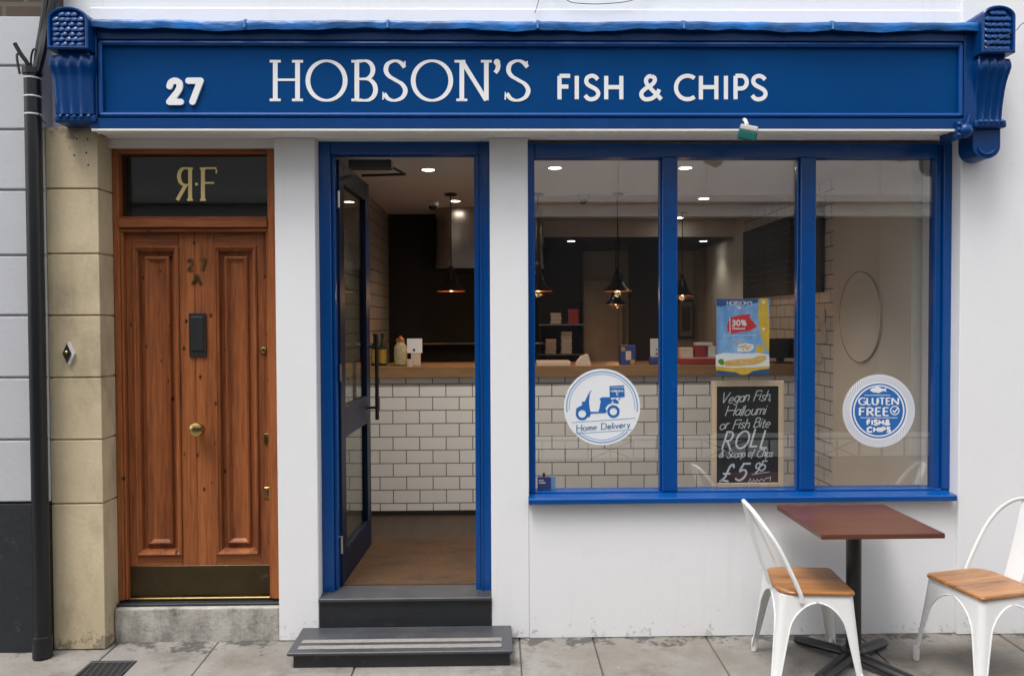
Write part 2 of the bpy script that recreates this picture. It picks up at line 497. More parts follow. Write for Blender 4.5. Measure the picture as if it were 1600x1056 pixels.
    def sphere(s, c, rx, ry, rz, u=12, v=8):
        t = bmesh.new()
        bmesh.ops.create_uvsphere(t, u_segments=u, v_segments=v, radius=1)
        for q in t.verts:
            q.co = Vector((c[0] + q.co.x * rx, c[1] + q.co.y * ry, c[2] + q.co.z * rz))
        return s.merge(t)
    def build(s, name, m, parent=None, smooth=35):
        L = Vector((0, 0, 0))
        q = parent
        while q is not None:
            L += q.location; q = q.parent
        if L.length:
            bmesh.ops.translate(s.bm, verts=s.bm.verts[:], vec=-L)
        me = bpy.data.meshes.new(name)
        s.bm.to_mesh(me); s.bm.free()
        me.materials.append(M[m])
        if smooth:
            for p in me.polygons:
                p.use_smooth = True
            me.set_sharp_from_angle(angle=R(smooth))
        o = bpy.data.objects.new(name, me)
        COL.objects.link(o)
        o.parent = parent
        if smooth:
            wn = o.modifiers.new('weighted_normal', 'WEIGHTED_NORMAL'); wn.keep_sharp = True; wn.weight = 80
        return o

def thing(name, label, cat, loc=(0, 0, 0), group=None):
    o = bpy.data.objects.new(name, None)
    o.empty_display_size = .1
    COL.objects.link(o)
    o.location = loc
    return tag(o, label, cat, group)
def tag(o, label=None, cat=None, group=None, kind=None):
    if label: o['label'] = label
    if cat: o['category'] = cat
    if group: o['group'] = group
    if kind: o['kind'] = kind
    return o
def copy_tree(o, parent=None):
    c = o.copy()
    COL.objects.link(c)
    c.parent = parent
    for ch in list(o.children):
        copy_tree(ch, c)
    return c

# ------------------------------------------------------------------ stroke lettering
def Ln(*p): return list(p)
def Cv(*p, n=7):
    P = [Vector(q) for q in p]
    P = [P[0] * 2 - P[1]] + P + [P[-1] * 2 - P[-2]]
    out = []
    for i in range(1, len(P) - 2):
        for k in range(n):
            t = k / n
            a, b, c, d = P[i - 1], P[i], P[i + 1], P[i + 2]
            out.append(tuple(.5 * ((2 * b) + (c - a) * t + (2 * a - 5 * b + 4 * c - d) * t * t + (3 * b - a - 3 * c + d) * t ** 3)))
    out.append(tuple(P[-2]))
    return out
def Ar(cx, cy, rx, ry, a0, a1, n=20):
    return [(cx + rx * math.cos(R(a0 + (a1 - a0) * k / n)), cy + ry * math.sin(R(a0 + (a1 - a0) * k / n))) for k in range(n + 1)]
def El(cx, cy, rx, ry, n=36):
    return ('o', Ar(cx, cy, rx, ry, 0, 360 * (n - 1) / n, n - 1))
SS = Cv((.56, .84), (.44, .96), (.28, 1), (.10, .92), (.05, .76), (.13, .62), (.30, .52), (.49, .41), (.58, .25), (.50, .08), (.30, 0), (.12, .04), (0, .17))
GL = {
 'H': (.72, [Ln((0, 0), (0, 1)), Ln((.72, 0), (.72, 1)), Ln((0, .52), (.72, .52))], [(0, 0), (0, 1), (.72, 0), (.72, 1)]),
 'O': (.98, [El(.49, .5, .49, .5)], []),
 'B': (.56, [Ln((0, 0), (0, 1)), Ln((0, 1), (.22, 1)) + Ar(.24, .77, .24, .23, 85, -85, 12) + Ln((.2, .54), (0, .54)), Ln((0, .54), (.26, .54)) + Ar(.28, .27, .28, .27, 85, -85, 12) + Ln((.24, 0), (0, 0))], [(0, 0), (0, 1)]),
 'S': (.58, [SS], []),
 'N': (.78, [Ln((0, 0), (0, 1)), Ln((0, 1), (.78, 0)), Ln((.78, 0), (.78, 1))], [(0, 0), (-.06, 1), (.78, 1)]),
 "'": (.16, [Cv((.06, .96), (.13, .90), (.10, .78), (0, .70))], []),
 'F': (.5, [Ln((0, 0), (0, 1)), Ln((0, 1), (.5, 1)), Ln((0, .54), (.42, .54))], [(0, 0), (0, 1)]),
 'I': (.0, [Ln((0, 0), (0, 1))], [(0, 0), (0, 1)]),
 '&': (.8, [Cv((.80, 0), (.60, .22), (.36, .48), (.22, .68), (.20, .84), (.30, .97), (.42, .98)), Cv((.42, .98), (.53, .90), (.53, .76), (.40, .60), (.18, .46), (.03, .30), (.02, .14), (.12, .02), (.28, 0), (.46, .06), (.62, .22), (.72, .42))], []),
 'C': (.8, [Ar(.5, .5, .5, .5, 52, 308, 26)], []),
 'P': (.52, [Ln((0, 0), (0, 1)), Ln((0, 1), (.24, 1)) + Ar(.26, .73, .26, .27, 85, -85, 12) + Ln((.22, .46), (0, .46))], [(0, 0), (0, 1)]),
 'R': (.6, [Ln((0, 0), (0, 1)), Ln((0, 1), (.24, 1)) + Ar(.26, .74, .26, .26, 85, -85, 12) + Ln((.22, .48), (0, .48)), Ln((.2, .48), (.6, 0))], [(0, 0), (0, 1)]),
 'A': (.8, [Ln((0, 0), (.4, 1)), Ln((.4, 1), (.8, 0)), Ln((.16, .36), (.64, .36))], [(0, 0), (.8, 0)]),
 'D': (.72, [Ln((0, 0), (0, 1)), Ln((0, 1), (.25, 1)) + Ar(.25, .5, .47, .5, 88, -88, 16) + Ln((.25, 0), (0, 0))], [(0, 0), (0, 1)]),
 'E': (.5, [Ln((0, 0), (0, 1)), Ln((0, 1), (.5, 1)), Ln((0, .53), (.42, .53)), Ln((0, 0), (.5, 0))], []),
 'G': (.82, [Ar(.5, .5, .5, .5, 52, 325, 26), Ln((.86, .2), (.86, .46)), Ln((.55, .46), (.9, .46))], []),
 'L': (.46, [Ln((0, 1), (0, 0)), Ln((0, 0), (.46, 0))], [(0, 1)]),
 'U': (.68, [Ln((0, 1), (0, .32)) + Ar(.34, .32, .34, .32, 180, 360, 14) + Ln((.68, .32), (.68, 1))], [(0, 1), (.68, 1)]),
 'T': (.66, [Ln((.33, 0), (.33, 1)), Ln((0, 1), (.66, 1))], [(.33, 0)]),
 'V': (.7, [Ln((0, 1), (.3, 0)), Ln((.3, 0), (.7, 1))], []),
 '2': (.6, [Cv((.03, .74), (.1, .92), (.3, 1), (.5, .92), (.55, .74), (.46, .52), (.24, .25), (.02, .0)), Ln((.02, 0), (.6, 0))], []),
 '7': (.6, [Ln((0, 1), (.6, 1)), Ln((.6, 1), (.2, 0))], []),
 '5': (.56, [Ln((.54, 1), (.12, 1)), Cv((.12, 1), (.06, .56), (.26, .63), (.48, .55), (.56, .33), (.46, .1), (.24, 0), (.0, .1))], []),
 '9': (.55, [El(.27, .72, .27, .28), Cv((.54, .76), (.52, .4), (.4, .14), (.2, 0))], []),
 '3': (.52, [Cv((.02, .86), (.22, 1), (.45, .9), (.46, .68), (.2, .54), (.46, .42), (.52, .22), (.36, .02), (.16, 0), (0, .14))], []),
 '0': (.54, [El(.27, .5, .27, .5)], []),
 '%': (.8, [El(.18, .76, .17, .22), El(.62, .24, .17, .22), Ln((.12, 0), (.68, 1))], []),
 '£': (.6, [Cv((.62, .84), (.5, 1), (.32, .9), (.28, .6), (.26, .25), (.02, .02), (.2, .06), (.6, 0)), Ln((.04, .46), (.5, .46))], []),
 'a': (.46, [El(.22, .28, .22, .29), Ln((.46, .58), (.46, 0))], []),
 'b': (.46, [Ln((0, 0), (0, 1)), El(.22, .28, .22, .29)], []),
 'c': (.4, [Ar(.24, .29, .24, .29, 45, 315, 16)], []),
 'e': (.46, [Ln((.02, .3), (.46, .3)) + Ar(.23, .29, .23, .29, 4, 310, 18)], []),
 'f': (.32, [Cv((.36, .92), (.24, 1), (.14, .84), (.13, .5), (.10, -.12)), Ln((0, .58), (.32, .58))], []),
 'g': (.46, [El(.22, .3, .22, .28), Cv((.46, .58), (.45, .1), (.42, -.18), (.26, -.3), (.04, -.22))], []),
 'h': (.4, [Ln((0, 0), (0, 1)), Cv((0, .38), (.12, .54), (.26, .57), (.38, .45), (.4, 0))], []),
 'i': (.02, [Ln((0, 0), (0, .58)), Ln((0, .80), (0, .86))], []),
 'l': (.02, [Ln((0, 0), (0, 1))], []),
 'm': (.62, [Ln((0, 0), (0, .58)), Cv((0, .38), (.12, .55), (.24, .55), (.31, .4), (.31, 0)), Cv((.31, .38), (.43, .55), (.55, .55), (.62, .4), (.62, 0))], []),
 'n': (.38, [Ln((0, 0), (0, .58)), Cv((0, .38), (.12, .54), (.26, .57), (.37, .45), (.38, 0))], []),
 'o': (.5, [El(.25, .29, .25, .29)], []),
 'p': (.46, [Ln((0, .58), (0, -.3)), El(.24, .29, .23, .29)], []),
 'r': (.26, [Ln((0, 0), (0, .58)), Cv((0, .34), (.1, .52), (.26, .57))], []),
 's': (.36, [Cv((.35, .5), (.2, .59), (.05, .5), (.08, .36), (.26, .26), (.34, .13), (.2, 0), (0, .08))], []),
 't': (.3, [Cv((.13, .84), (.12, .4), (.14, .08), (.24, 0), (.32, .05)), Ln((0, .58), (.3, .58))], []),
 'u': (.4, [Cv((0, .58), (.01, .2), (.12, .01), (.28, .03), (.4, .22)), Ln((.4, .58), (.4, 0))], []),
 'v': (.4, [Ln((0, .58), (.2, 0)), Ln((.2, 0), (.4, .58))], []),
 'y': (.4, [Ln((0, .58), (.2, .04)), Ln((.4, .58), (.08, -.3))], []),
 ',': (.06, [Ln((.06, .06), (0, -.14))], []),
 ' ': (.32, [], []),
}
def glyph(mb, ch, u0, u1, vb, vt, wpx, y, th, contrast=1, serif=0, slant=0, rnd=False, cnt=None, tilt=0, flip=False):
    """one character into pixel box u0..u1 (centre lines), baseline vb, cap line vt"""
    gw, strokes, serifs = GL[ch]
    H = vb - vt
    def P(p):
        gx = p[0] / gw if gw else 0
        if flip: gx = 1 - gx
        u = u0 + (u1 - u0) * gx + slant * p[1] * H
        v = vb - p[1] * H - tilt * (u - u0)
        q = at(u, v, y)
        return (q.x, q.z)
    s = sc_at(y)
    for st in strokes:
        closed = isinstance(st, tuple)
        pts = [P(p) for p in (st[1] if closed else st)]
        ws = []
        N = len(pts)
        for i in range(N):
            if closed: a, b = pts[i - 1], pts[(i + 1) % N]
            else: a, b = pts[max(i - 1, 0)], pts[min(i + 1, N - 1)]
            dx, dz = b[0] - a[0], b[1] - a[1]
            ln = math.hypot(dx, dz) or 1
            ws.append(wpx / s * (contrast + (1 - contrast) * abs(dz) / ln))
        cnt[0] += 1
        mb.ribbon(pts, ws, y - (cnt[0] % 6) * .00025, th, closed, rnd)
    if serif:
        for p in serifs:
            q = P(p)
            sgn = 1 if p[1] > .5 else -1
            cnt[0] += 1
            h = serif * .16 * H / s
            mb.ribbon([(q[0] - h, q[1] - sgn * .012 * H / s), (q[0] + h, q[1] - sgn * .012 * H / s)], [wpx * .55 / s] * 2, y - (cnt[0] % 6) * .00025, th)
def word(mb, text, u0, u1, vb, vt, wpx, y, th, gap=.18, **k):
    cnt = [0]
    tot = sum(GL[c][0] for c in text) + gap * (len(text) - 1)
    f = (u1 - u0 - wpx) / tot
    x = u0 + wpx / 2
    t = k.pop('tilt', 0)
    jit = k.pop('jit', 0)
    jr = random.Random(len(text) * 31 + int(u0))
    for c in text:
        wd = GL[c][0] * f
        off = t * (x - u0) + jit * (vb - vt) * jr.uniform(-1, 1)
        if jit: wd *= 1 + jr.uniform(-1.2, 1.2) * jit
        glyph(mb, c, x, x + wd, vb - off, vt - off, wpx, y, th, cnt=cnt, tilt=t, **k)
        x += wd + gap * f

# ================================================================== GROUND
SLOPE = .03
def gz(y): return SLOPE * y if y < 0 else 0
def pavement():
    mb = MB()
    xs = [-9, -7.4, -5.9, -4.6, -3.55, -2.72, -2.05, -1.51, -.72, .12, .52, 1.14, 1.98, 2.75, 3.6, 4.5, 5.6, 7.2, 9]
    rows = [0.05, -.62, -1.35, -2.2]
    for j in range(3):
        ya, yb = rows[j + 1], rows[j]
        off = [0, .37, .15][j]
        for a, b in zip(xs, xs[1:]):
            g = .006
            h = random.uniform(-.003, .002)
            t = bmesh.new()
            bmesh.ops.create_cube(t, size=1)
            for v in t.verts:
                v.co = Vector(((a + b) / 2 + off + v.co.x * (b - a - g), (ya + yb) / 2 + v.co.y * (yb - ya - g), v.co.z * .06 - .03 + h))
            bmesh.ops.bevel(t, geom=t.edges[:], offset=.005, segments=1, affect='EDGES')
            for v in t.verts: v.co.z += gz(min(v.co.y, 0))
            mb.merge(t)
    o = mb.build('pavement', 'pave'); tag(o, kind='structure')
    mb = MB()
    t = bmesh.new()
    vs_ = [t.verts.new(p) for p in ((-9, .1, -.012), (9.4, .1, -.012), (9.4, -2.2, -.012 + gz(-2.2)), (-9, -2.2, -.012 + gz(-2.2)))]
    t.faces.new(vs_[::-1]); mb.merge(t)
    tag(mb.build('pavement_bed', 'joint'), kind='structure')
    mb = MB(); mb.box(-9, 9.4, -2.36, -2.204, -.25, gz(-2.2) - .004, .012, 2)
    tag(mb.build('kerb', 'step_stone'), kind='structure')
    mb = MB(); mb.box(-40, 40, -40, -2.36, -.6, -.18)
    tag(mb.build('road', 'asphalt'), kind='structure')
pavement()

# ================================================================== SHOP BUILDING
shop = thing('shop_building', 'white rendered shop building with blue timber shopfront, stone pier and wooden side door', 'building')
CEIL = 2.75
FLR = at(635, 930, .06).z
XL, XR = -1.03, 2.46          # shop side walls
PAL, PAR = at(432, 600, 0).x, at(495, 600, 0).x
PBL, PBR = at(766.5, 600, 0).x, at(826, 600, 0).x
PIER_L, PIER_R = at(77, 600, -.08).x, at(158, 600, -.08).x
RPX = at(1499, 600, -.03).x
SIL_T, SIL_B = at(1160, 777.5, -.05).z, at(1160, 785.5, -.05).z
SILLZ = SIL_B + .011
SOFF = at(800, 215.5, 0).z
TOPZ = 6.4
mb = MB()
mb.box(PAL, PAR, 0, .36, 0, SOFF, .004)
mb.box(PBL, PBR, 0, .36, 0, SOFF, .004)
mb.box(PBR + .0005, RPX - .0005, 0, .2, 0, SILLZ - .012)
mb.box(RPX, 9, -.03, .36, 0, TOPZ, .004)
mb.box(PIER_R + .003, RPX - .0005, -.004, .36, SOFF + .002, TOPZ)
mb.box(PAR - .001, PBL + .001, .3, .36, 0, FLR - .03)
mb.build('wall', 'render', shop)
# painted flashing strips and sockets on the upper wall
mb = MB()
def flash(pxa, pxb, pya, pyb):
    x0, x1, z0, z1 = rect(pxa, pya, pxb, pyb, -.01)
    mb.box(x0, x1, -.013, -.002, z0, z1, .003)
flash(140, 1525, 15, 45)
mb.build('flashing', 'render', shop)

# stone pier with rusticated joints
mb = MB()
js = [at(115, p, -.08).z for p in (198, 295, 396.5, 493, 590, 687, 787)] + [0]
for a, b in zip(js, js[1:]):
    mb.box(PIER_L, PIER_R, -.08, .30, b + .004 * (b > 0), a - .003, .005, 2)
mb.box(PIER_L + .01, PIER_R - .012, -.068, .29, 0, js[0] - .01)
mb.build('stone_pier', 'stone', shop)
# old fixing holes in the pier
for (u, v) in ((120, 217), (137, 218), (116, 243), (135, 239), (138, 258)):
    p = at(u, v, -.08)
    mb = MB(); mb.lathe([(.005, 0), (.005, .004)], (p.x, -.0815, p.z), (0, 1, 0), 8); mb.build('fixing_hole', 'void', shop)
# window reveal / head over the house door
x0, x1, z0, z1 = rect(158, 212, 432, 234, 0)
mb = MB(); mb.box(PIER_R + .002, PAL - .002, .03, .33, at(300, 232, .06).z, SOFF)
mb.build('door_head', 'trim', shop)

# room
mb = MB(); mb.box(XL, XR, .2, 6.2, FLR - .1, FLR - .004); mb.build('floor', 'floorwood', shop)
mb = MB(); mb.box(-2.3, XR + .2, .2, 6.4, CEIL, CEIL + .2); mb.build('ceiling', 'ceil', shop)
mb = MB(); mb.box(XL - .12, XL, .37, 6.3, -.1, CEIL); mb.build('side_wall', 'tiley_dim', shop)
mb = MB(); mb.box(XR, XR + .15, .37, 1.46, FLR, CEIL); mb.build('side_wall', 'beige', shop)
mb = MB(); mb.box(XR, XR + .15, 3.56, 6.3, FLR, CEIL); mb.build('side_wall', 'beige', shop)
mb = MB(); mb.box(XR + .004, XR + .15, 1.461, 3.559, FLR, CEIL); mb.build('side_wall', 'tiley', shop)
mb = MB(); mb.box(XR + .15, XR + .16, .37, 6.3, 0, CEIL)
mb.build('outer_skin', 'void', shop)
mb = MB(); mb.box(XL, XR, 5.6, 5.8, FLR, CEIL); mb.build('back_wall', 'beige', shop)
for q in ((XL, .32, 3.4, 3.5, CEIL), (XL, 1.02, 5.0, 5.1, 2.58), (1.57, 2.02, 5.0, 5.1, 2.58)):
    mb = MB(); mb.box(*q[:4], FLR, q[4]); mb.build('partition', 'black', shop)
mb = MB(); mb.box(.32, XR, 3.9, 5.59, 2.58, CEIL - .002); mb.build('bulkhead', 'black', shop)
mb = MB(); mb.box(.32, XR, 3.88, 3.899, 2.578, CEIL - .002); mb.build('bulkhead_face', 'ceil', shop)
mb = MB(); mb.box(1.06, 1.53, 5.3, 5.34, 1.2, 2.2); mb.build('back_panel', 'backpale', shop)
mb = MB(); mb.box(-2.4, XL - .13, .62, .66, -.1, 3); mb.box(-2.4, XL - .13, .34, .62, 2.64, 2.75); mb.build('hall_lining', 'void', shop)
mb = MB(); mb.box(XL, XR, .362, .42, SOFF - .02, CEIL - .001); mb.build('window_head_lining', 'ceil', shop)

# ------------------------------------------------------------------ house door
FY = .07
hd = tag(bpy.data.objects.new('house_door', None)); COL.objects.link(hd); hd.parent = shop
DL, DR = at(190, 640, FY).x, at(421, 640, FY).x
mb = MB()
zt, zb = at(305, 233, FY).z, at(305, 937, FY).z
mb.box(PIER_R + .001, DL, FY, .22, zb, zt, .004)
mb.box(DR, PAL - .001, FY, .22, zb, zt, .004)
mb.box(DL, DL + .012, FY + .012, .2, zb, at(305, 362, FY).z, .003)
mb.box(DR - .012, DR, FY + .012, .2, zb, at(305, 362, FY).z, .003)
mb.build('door_frame', 'door', hd)
mb = MB()
tz0, tz1 = at(305, 362, FY).z, at(305, 338, FY).z
mb.box(DL + .001, DR - .001, FY + .002, .22, at(305, 240, FY).z, zt - .001, .003)
mb.box(DL + .001, DR - .001, FY - .012, .2, tz0 + .022, tz1 - .014, .004)
mb.box(DL + .001, DR - .001, FY + .006, .2, tz0, tz0 + .020, .004)
mb.box(DL + .001, DR - .001, FY + .012, .2, tz1 - .012, tz1, .003)
mb.build('transom_rail', 'doorh', hd)
mb = MB(); mb.box(DL + .002, DR - .002, FY + .045, FY + .051, tz1, at(305, 240, FY).z)
tr = mb.build('transom_glass', 'tglass', hd)
mb = MB(); c = [0]
gy = FY + .0445
glyph(mb, 'R', 277, 297, 313, 263, 6.0, gy, .001, contrast=.45, serif=.55, cnt=c, flip=True)
glyph(mb, 'F', 317, 338, 313, 263, 6.0, gy, .001, contrast=.45, serif=.55, cnt=c)
p = at(307, 288, gy); mb.lathe([(.0085, 0), (.0085, .001)], (p.x, gy - .0004, p.z), (0, 1, 0), 14)
p = at(338, 271, gy); q = at(338, 265, gy); mb.ribbon([(p.x, p.z), (q.x, q.z)], [.008, .008], gy, .001)
mb.build('monogram', 'gold', hd)
mb = MB(); mb.box(DL + .003, DR - .003, FY + .09, FY + .1, tz1 - .01, at(305, 239, FY).z); mb.build('added_transom_sheet', 'void', hd)  # black sheet added close behind the glass in place of the unlit hall
# leaf with two tall raised panels
LY = FY + .045
mb = MB()
lz0, lz1 = at(305, 930, LY).z, at(305, 361, LY).z
LX0, LX1 = DL + .013, DR - .013
# the leaf: stiles and rails round two openings
pan = []
for (a, b) in ((211.5, 282), (336.5, 403.5)):
    x0, x1, _, _ = rect(a, 385, b, 866, LY)
    pan.append((x0, x1))
_, _, pz0, pz1 = rect(212, 385, 404, 866, LY)
mb.box(LX0, pan[0][0], LY, LY + .045, lz0, lz1, .002)
mb.box(pan[1][1], LX1, LY, LY + .045, lz0, lz1, .002)
xm = at(307, 620, LY).x
mb.box(pan[0][1], xm - .002, LY, LY + .045, lz0, lz1, .004)
mb.box(xm + .002, pan[1][0], LY, LY + .045, lz0, lz1, .004)
mb.box(xm - .0021, xm + .0021, LY + .004, LY + .045, lz0, lz1)
leaf = mb.build('leaf', 'door', hd)
for (x0, x1) in pan:
    for (a, b) in ((lz0, pz0), (pz1, lz1)):
        mb = MB(); mb.box(x0 + .0005, x1 - .0005, LY + .0004, LY + .045, a, b); mb.build('rail', 'doorh', hd)
def frame_ring(mb, x0, x1, z0, z1, prof):
    """mitred moulding: prof = [(inset, y)]"""
    t = bmesh.new()
    loops = []
    for (i, y) in prof:
        loops.append([t.verts.new(v) for v in ((x0 + i, y, z0 + i), (x1 - i, y, z0 + i), (x1 - i, y, z1 - i), (x0 + i, y, z1 - i))])
    for A, B in zip(loops, loops[1:]):
        for k in range(4):
            t.faces.new((A[k], A[(k + 1) % 4], B[(k + 1) % 4], B[k]))
    t.faces.new(loops[-1])
    bmesh.ops.recalc_face_normals(t, faces=t.faces[:])
    if t.faces[:][-1].normal.y > 0:
        bmesh.ops.reverse_faces(t, faces=t.faces[:])
    return mb.merge(t)
for (x0, x1) in pan:
    mb = MB()
    frame_ring(mb, x0 - .001, x1 + .001, pz0 - .001, pz1 + .001, [(0, LY + .004), (0, LY - .010), (.006, LY - .016), (.014, LY - .012), (.018, LY - .004), (.026, LY + .0), (.032, LY + .026), (.052, LY + .028), (.056, LY + .010), (.064, LY + .004), (.070, LY + .006), (.084, LY + .022), (.088, LY + .022)])
    mb.build('panel', 'door', hd, smooth=25)
kz0, kz1 = at(305, 930, LY).z, at(305, 883, LY).z
mb = MB(); mb.box(LX0 + .004, LX1 - .002, LY - .003, LY - .0005, kz0 + .004, kz1, .001); mb.build('kick_plate', 'kick', hd)
mb = MB(); mb.box(DL + .012, DR - .012, LY - .03, LY + .05, kz0 - .018, kz0 - .001, .004); mb.build('weather_bar', 'oldbrass', hd)
mb = MB(); mb.box(PIER_R + .002, PAL - .002, .045, .24, at(305, 946, .05).z, kz0 - .019, .004); mb.build('door_sill', 'plinth', hd)
mb = MB(); mb.box(PIER_R + .003, PAL - .003, .015, .34, -.02, at(305, 946, .05).z - .001, .012, 2); mb.build('threshold', 'step_stone', hd)
x0, x1, z0, z1 = rect(295, 489, 322, 557, LY - .01)
mb = MB(); mb.box(x0, x1, LY - .012, LY - .0005, z0, z1, .004, 2); mb.box(x0 + .014, x1 - .014, LY - .018, LY - .011, z0 + .03, z1 - .02, .003)
mb.build('letter_plate', 'iron', hd)
p = at(307, 671, LY - .05)
mb = MB(); mb.lathe([(.028, 0), (.028, .004), (.012, .008), (.011, .028), (.030, .036), (.040, .046), (.041, .054), (.036, .064), (.022, .071), (.006, .073)], (p.x, LY, p.z), (0, -1, 0), 28)
mb.build('door_knob', 'brass', hd)
p = at(411.5, 547, LY - .01)
mb = MB(); mb.lathe([(.021, 0), (.021, .004), (.017, .011), (.010, .013), (.009, .010), (.004, .010)], (p.x, LY, p.z), (0, -1, 0), 22); mb.build('lock', 'brass', hd)
x0, x1, z0, z1 = rect(413, 677, 422, 693, LY)
mb = MB(); mb.box(x0, x1, LY - .008, LY, z0, z1, .003); mb.box(x0 + .010, x1 - .008, LY - .010, LY - .007, z0 + .012, z1 - .012, .002); mb.build('escutcheon', 'oldbrass', hd)
x0, x1, z0, z1 = rect(413, 761, 425, 779, LY)
mb = MB(); mb.box(x0, x1, LY - .004, LY, z0, z1, .001); mb.build('keyhole_plate', 'brass', hd)
mb = MB(); xc = (x0 + x1) / 2; zc = (z0 + z1) / 2
mb.lathe([(.006, 0), (.006, .002)], (xc, LY - .0058, zc + .006), (0, 1, 0), 12); mb.box(xc - .003, xc + .003, LY - .0056, LY - .0041, zc - .016, zc + .004); mb.build('keyhole', 'void', hd)
mb = MB()
word(mb, '2', 291.5, 302.5, 422, 405, 3.6, LY - .006, .006, contrast=.7)
word(mb, '7', 311.5, 322.5, 422, 405, 3.6, LY - .006, .006, contrast=.7)
word(mb, 'A', 299.5, 315, 443, 429, 3.4, LY - .006, .006, contrast=.7, serif=1)
mb.build('door_number', 'oldbrass', hd)

# ------------------------------------------------------------------ shop doorway frame and open door
SY = .09
mb = MB()
fz1 = at(635, 221, SY).z
fi = at(635, 240.5, SY).z
xa, xb = at(499, 580, SY).x, at(519, 580, SY).x
xc, xd = at(742, 580, SY).x, at(767.5, 580, SY).x
mb.box(PAR + .0005, xb, SY, SY + .1, FLR, fz1, .004)
mb.box(xb, xb + .018, SY + .03, SY + .1, FLR, fi, .003)
mb.box(xc + .03, PBL - .0005, SY, SY + .1, FLR, fz1, .004)
mb.box(xc, xc + .0295, SY + .012, SY + .1, FLR, fi, .004)
mb.box(xc + .030, xc + .042, SY - .008, SY - .0005, FLR, fz1 - .001, .003)
mb.box(xb + .0005, xc + .0295, SY + .001, SY + .1, fi, fz1 - .001, .004)
mb.build('doorway_frame', 'blue', shop)
mb = MB(); mb.box(PAR, PBL, .03, .33, fz1 + .001, SOFF, .003); mb.build('doorway_head', 'trim', shop)
sdr = bpy.data.objects.new('shop_door', None); COL.objects.link(sdr); sdr.parent = shop
hx, hy = xb + .03, SY + .09
hinge = Vector((hx, hy, 0))
ex = at(577.5, 560, hy + .82).x
ang = math.atan2(.82, ex - hx)
DW = .84
dm = Matrix.Translation(hinge) @ Matrix.Rotation(ang, 4, 'Z')
dz0, dz1 = FLR + .012, fi - .012
def dbox(mb, u0, u1, t0, t1, z0, z1, bev=.003):
    mb.xform_box(dm @ Matrix.Translation(((u0 + u1) / 2, (t0 + t1) / 2, (z0 + z1) / 2)), u1 - u0, t1 - t0, z1 - z0, bev)
mb = MB()
zr0, zr1 = 1.06, 1.24
dbox(mb, 0, .115, 0, .045, dz0, dz1); dbox(mb, DW - .115, DW, 0, .045, dz0, dz1)
dbox(mb, .1155, DW - .1155, .0005, .0445, dz1 - .12, dz1); dbox(mb, .1155, DW - .1155, .0005, .0445, dz0, dz0 + .19)
dbox(mb, .1155, DW - .1155, .0005, .0445, zr0, zr1)
mb.build('door_leaf', 'navy', sdr)
mb = MB()
dbox(mb, .116, DW - .116, .019, .025, dz0 + .191, zr0 - .001, 0); dbox(mb, .116, DW - .116, .019, .025, zr1 + .001, dz1 - .121, 0)
mb.build('door_glass', 'doorglass', sdr)
mb = MB()
def dpt(u, t, z): return tuple(dm @ Vector((u, t, z)))
zt_, zb_ = at(588, 522, hy + .8).z, at(588, 655, hy + .8).z
mb.tube([dpt(DW - .06, -.055, zb_), dpt(DW - .06, -.055, zt_)], .013, 12)
for z in (zb_ + .08, zt_ - .08):
    mb.tube([dpt(DW - .06, .002, z), dpt(DW - .06, -.055, z)], .009, 8)
mb.build('handle', 'iron', sdr)
for z in (at(522, 312, hy).z, at(522, 582, hy).z, at(522, 851, hy).z):
    mb = MB(); mb.tube([(hx - .002, hy - .012, z - .045), (hx - .002, hy - .012, z + .045)], .009, 10)
    mb.box(hx - .012, hx + .004, hy - .010, hy - .004, z - .05, z + .05, .002)
    mb.build('hinge', 'steel', sdr)
mb = MB(); mb.box(xb + .08, xb + .32, SY + .1, SY + .17, fi - .06, fi - .01, .006); mb.tube([(xb + .3, SY + .15, fi - .035), (xb + .36, SY + .42, fi - .035), (hx + .06, hy + .4, fi - .03)], .008, 8)
mb.build('door_closer', 'iron', sdr)

# ------------------------------------------------------------------ shop window
WY = .055
win = bpy.data.objects.new('shop_window', None); COL.objects.link(win); win.parent = shop
wx0, wx1 = PBR + .0005, at(1487, 500, WY).x
wz1 = SOFF - .0135; wi = at(1160, 246, WY).z
wz0 = SIL_T + .012; wb = at(1160, 766.5, WY).z
a0 = at(836, 500, WY).x
m1 = (at(1034.5, 500, WY).x, at(1058.5, 500, WY).x)
m2 = (at(1250.5, 500, WY).x, at(1274, 500, WY).x)
b0 = at(1464, 500, WY).x
mb = MB()
mb.box(wx0, a0, WY, WY + .09, wz0, wz1, .004)
mb.box(b0 + .035, wx1, WY, WY + .09, wz0, wz1, .004)
mb.box(b0, b0 + .0345, WY + .02, WY + .09, wz0, wz1 - .001, .004)
mb.box(a0 + .0005, b0 - .0005, WY + .001, WY + .09, wi, wz1 - .001, .004)
mb.box(a0 + .0005, b0 - .0005, WY + .001, WY + .09, wz0, wb, .004)
mb.build('window_frame', 'blue', win)
for (p, q) in (m1, m2):
    mb = MB()
    mb.box(p, q, WY - .004, WY + .09, wb + .0005, wi - .0005, .004)
    mb.box(p - .010, p - .0003, WY + .02, WY + .06, wb + .001, wi - .001, .003)
    mb.build('mullion', 'blue', win)
for (p, q) in ((a0, m1[0] - .010), (m1[1], m2[0] - .010), (m2[1], b0)):
    mb = MB(); mb.box(p + .0005, q - .0005, WY + .045, WY + .051, wb + .0005, wi - .0005); mb.build('glass_pane', 'glass', win, smooth=0)
mb = MB()
sx0, sx1 = at(826, 785, -.045).x, at(1494.5, 783, -.045).x
mb.prism_x([(WY + .02, wz0 - .001), (-.044, SIL_T + .003), (-.05, SIL_T - .002), (-.05, SIL_B + .004), (-.046, SIL_B), (WY + .02, SIL_B)], sx0, sx1)
mb.build('sill', 'blue', win)
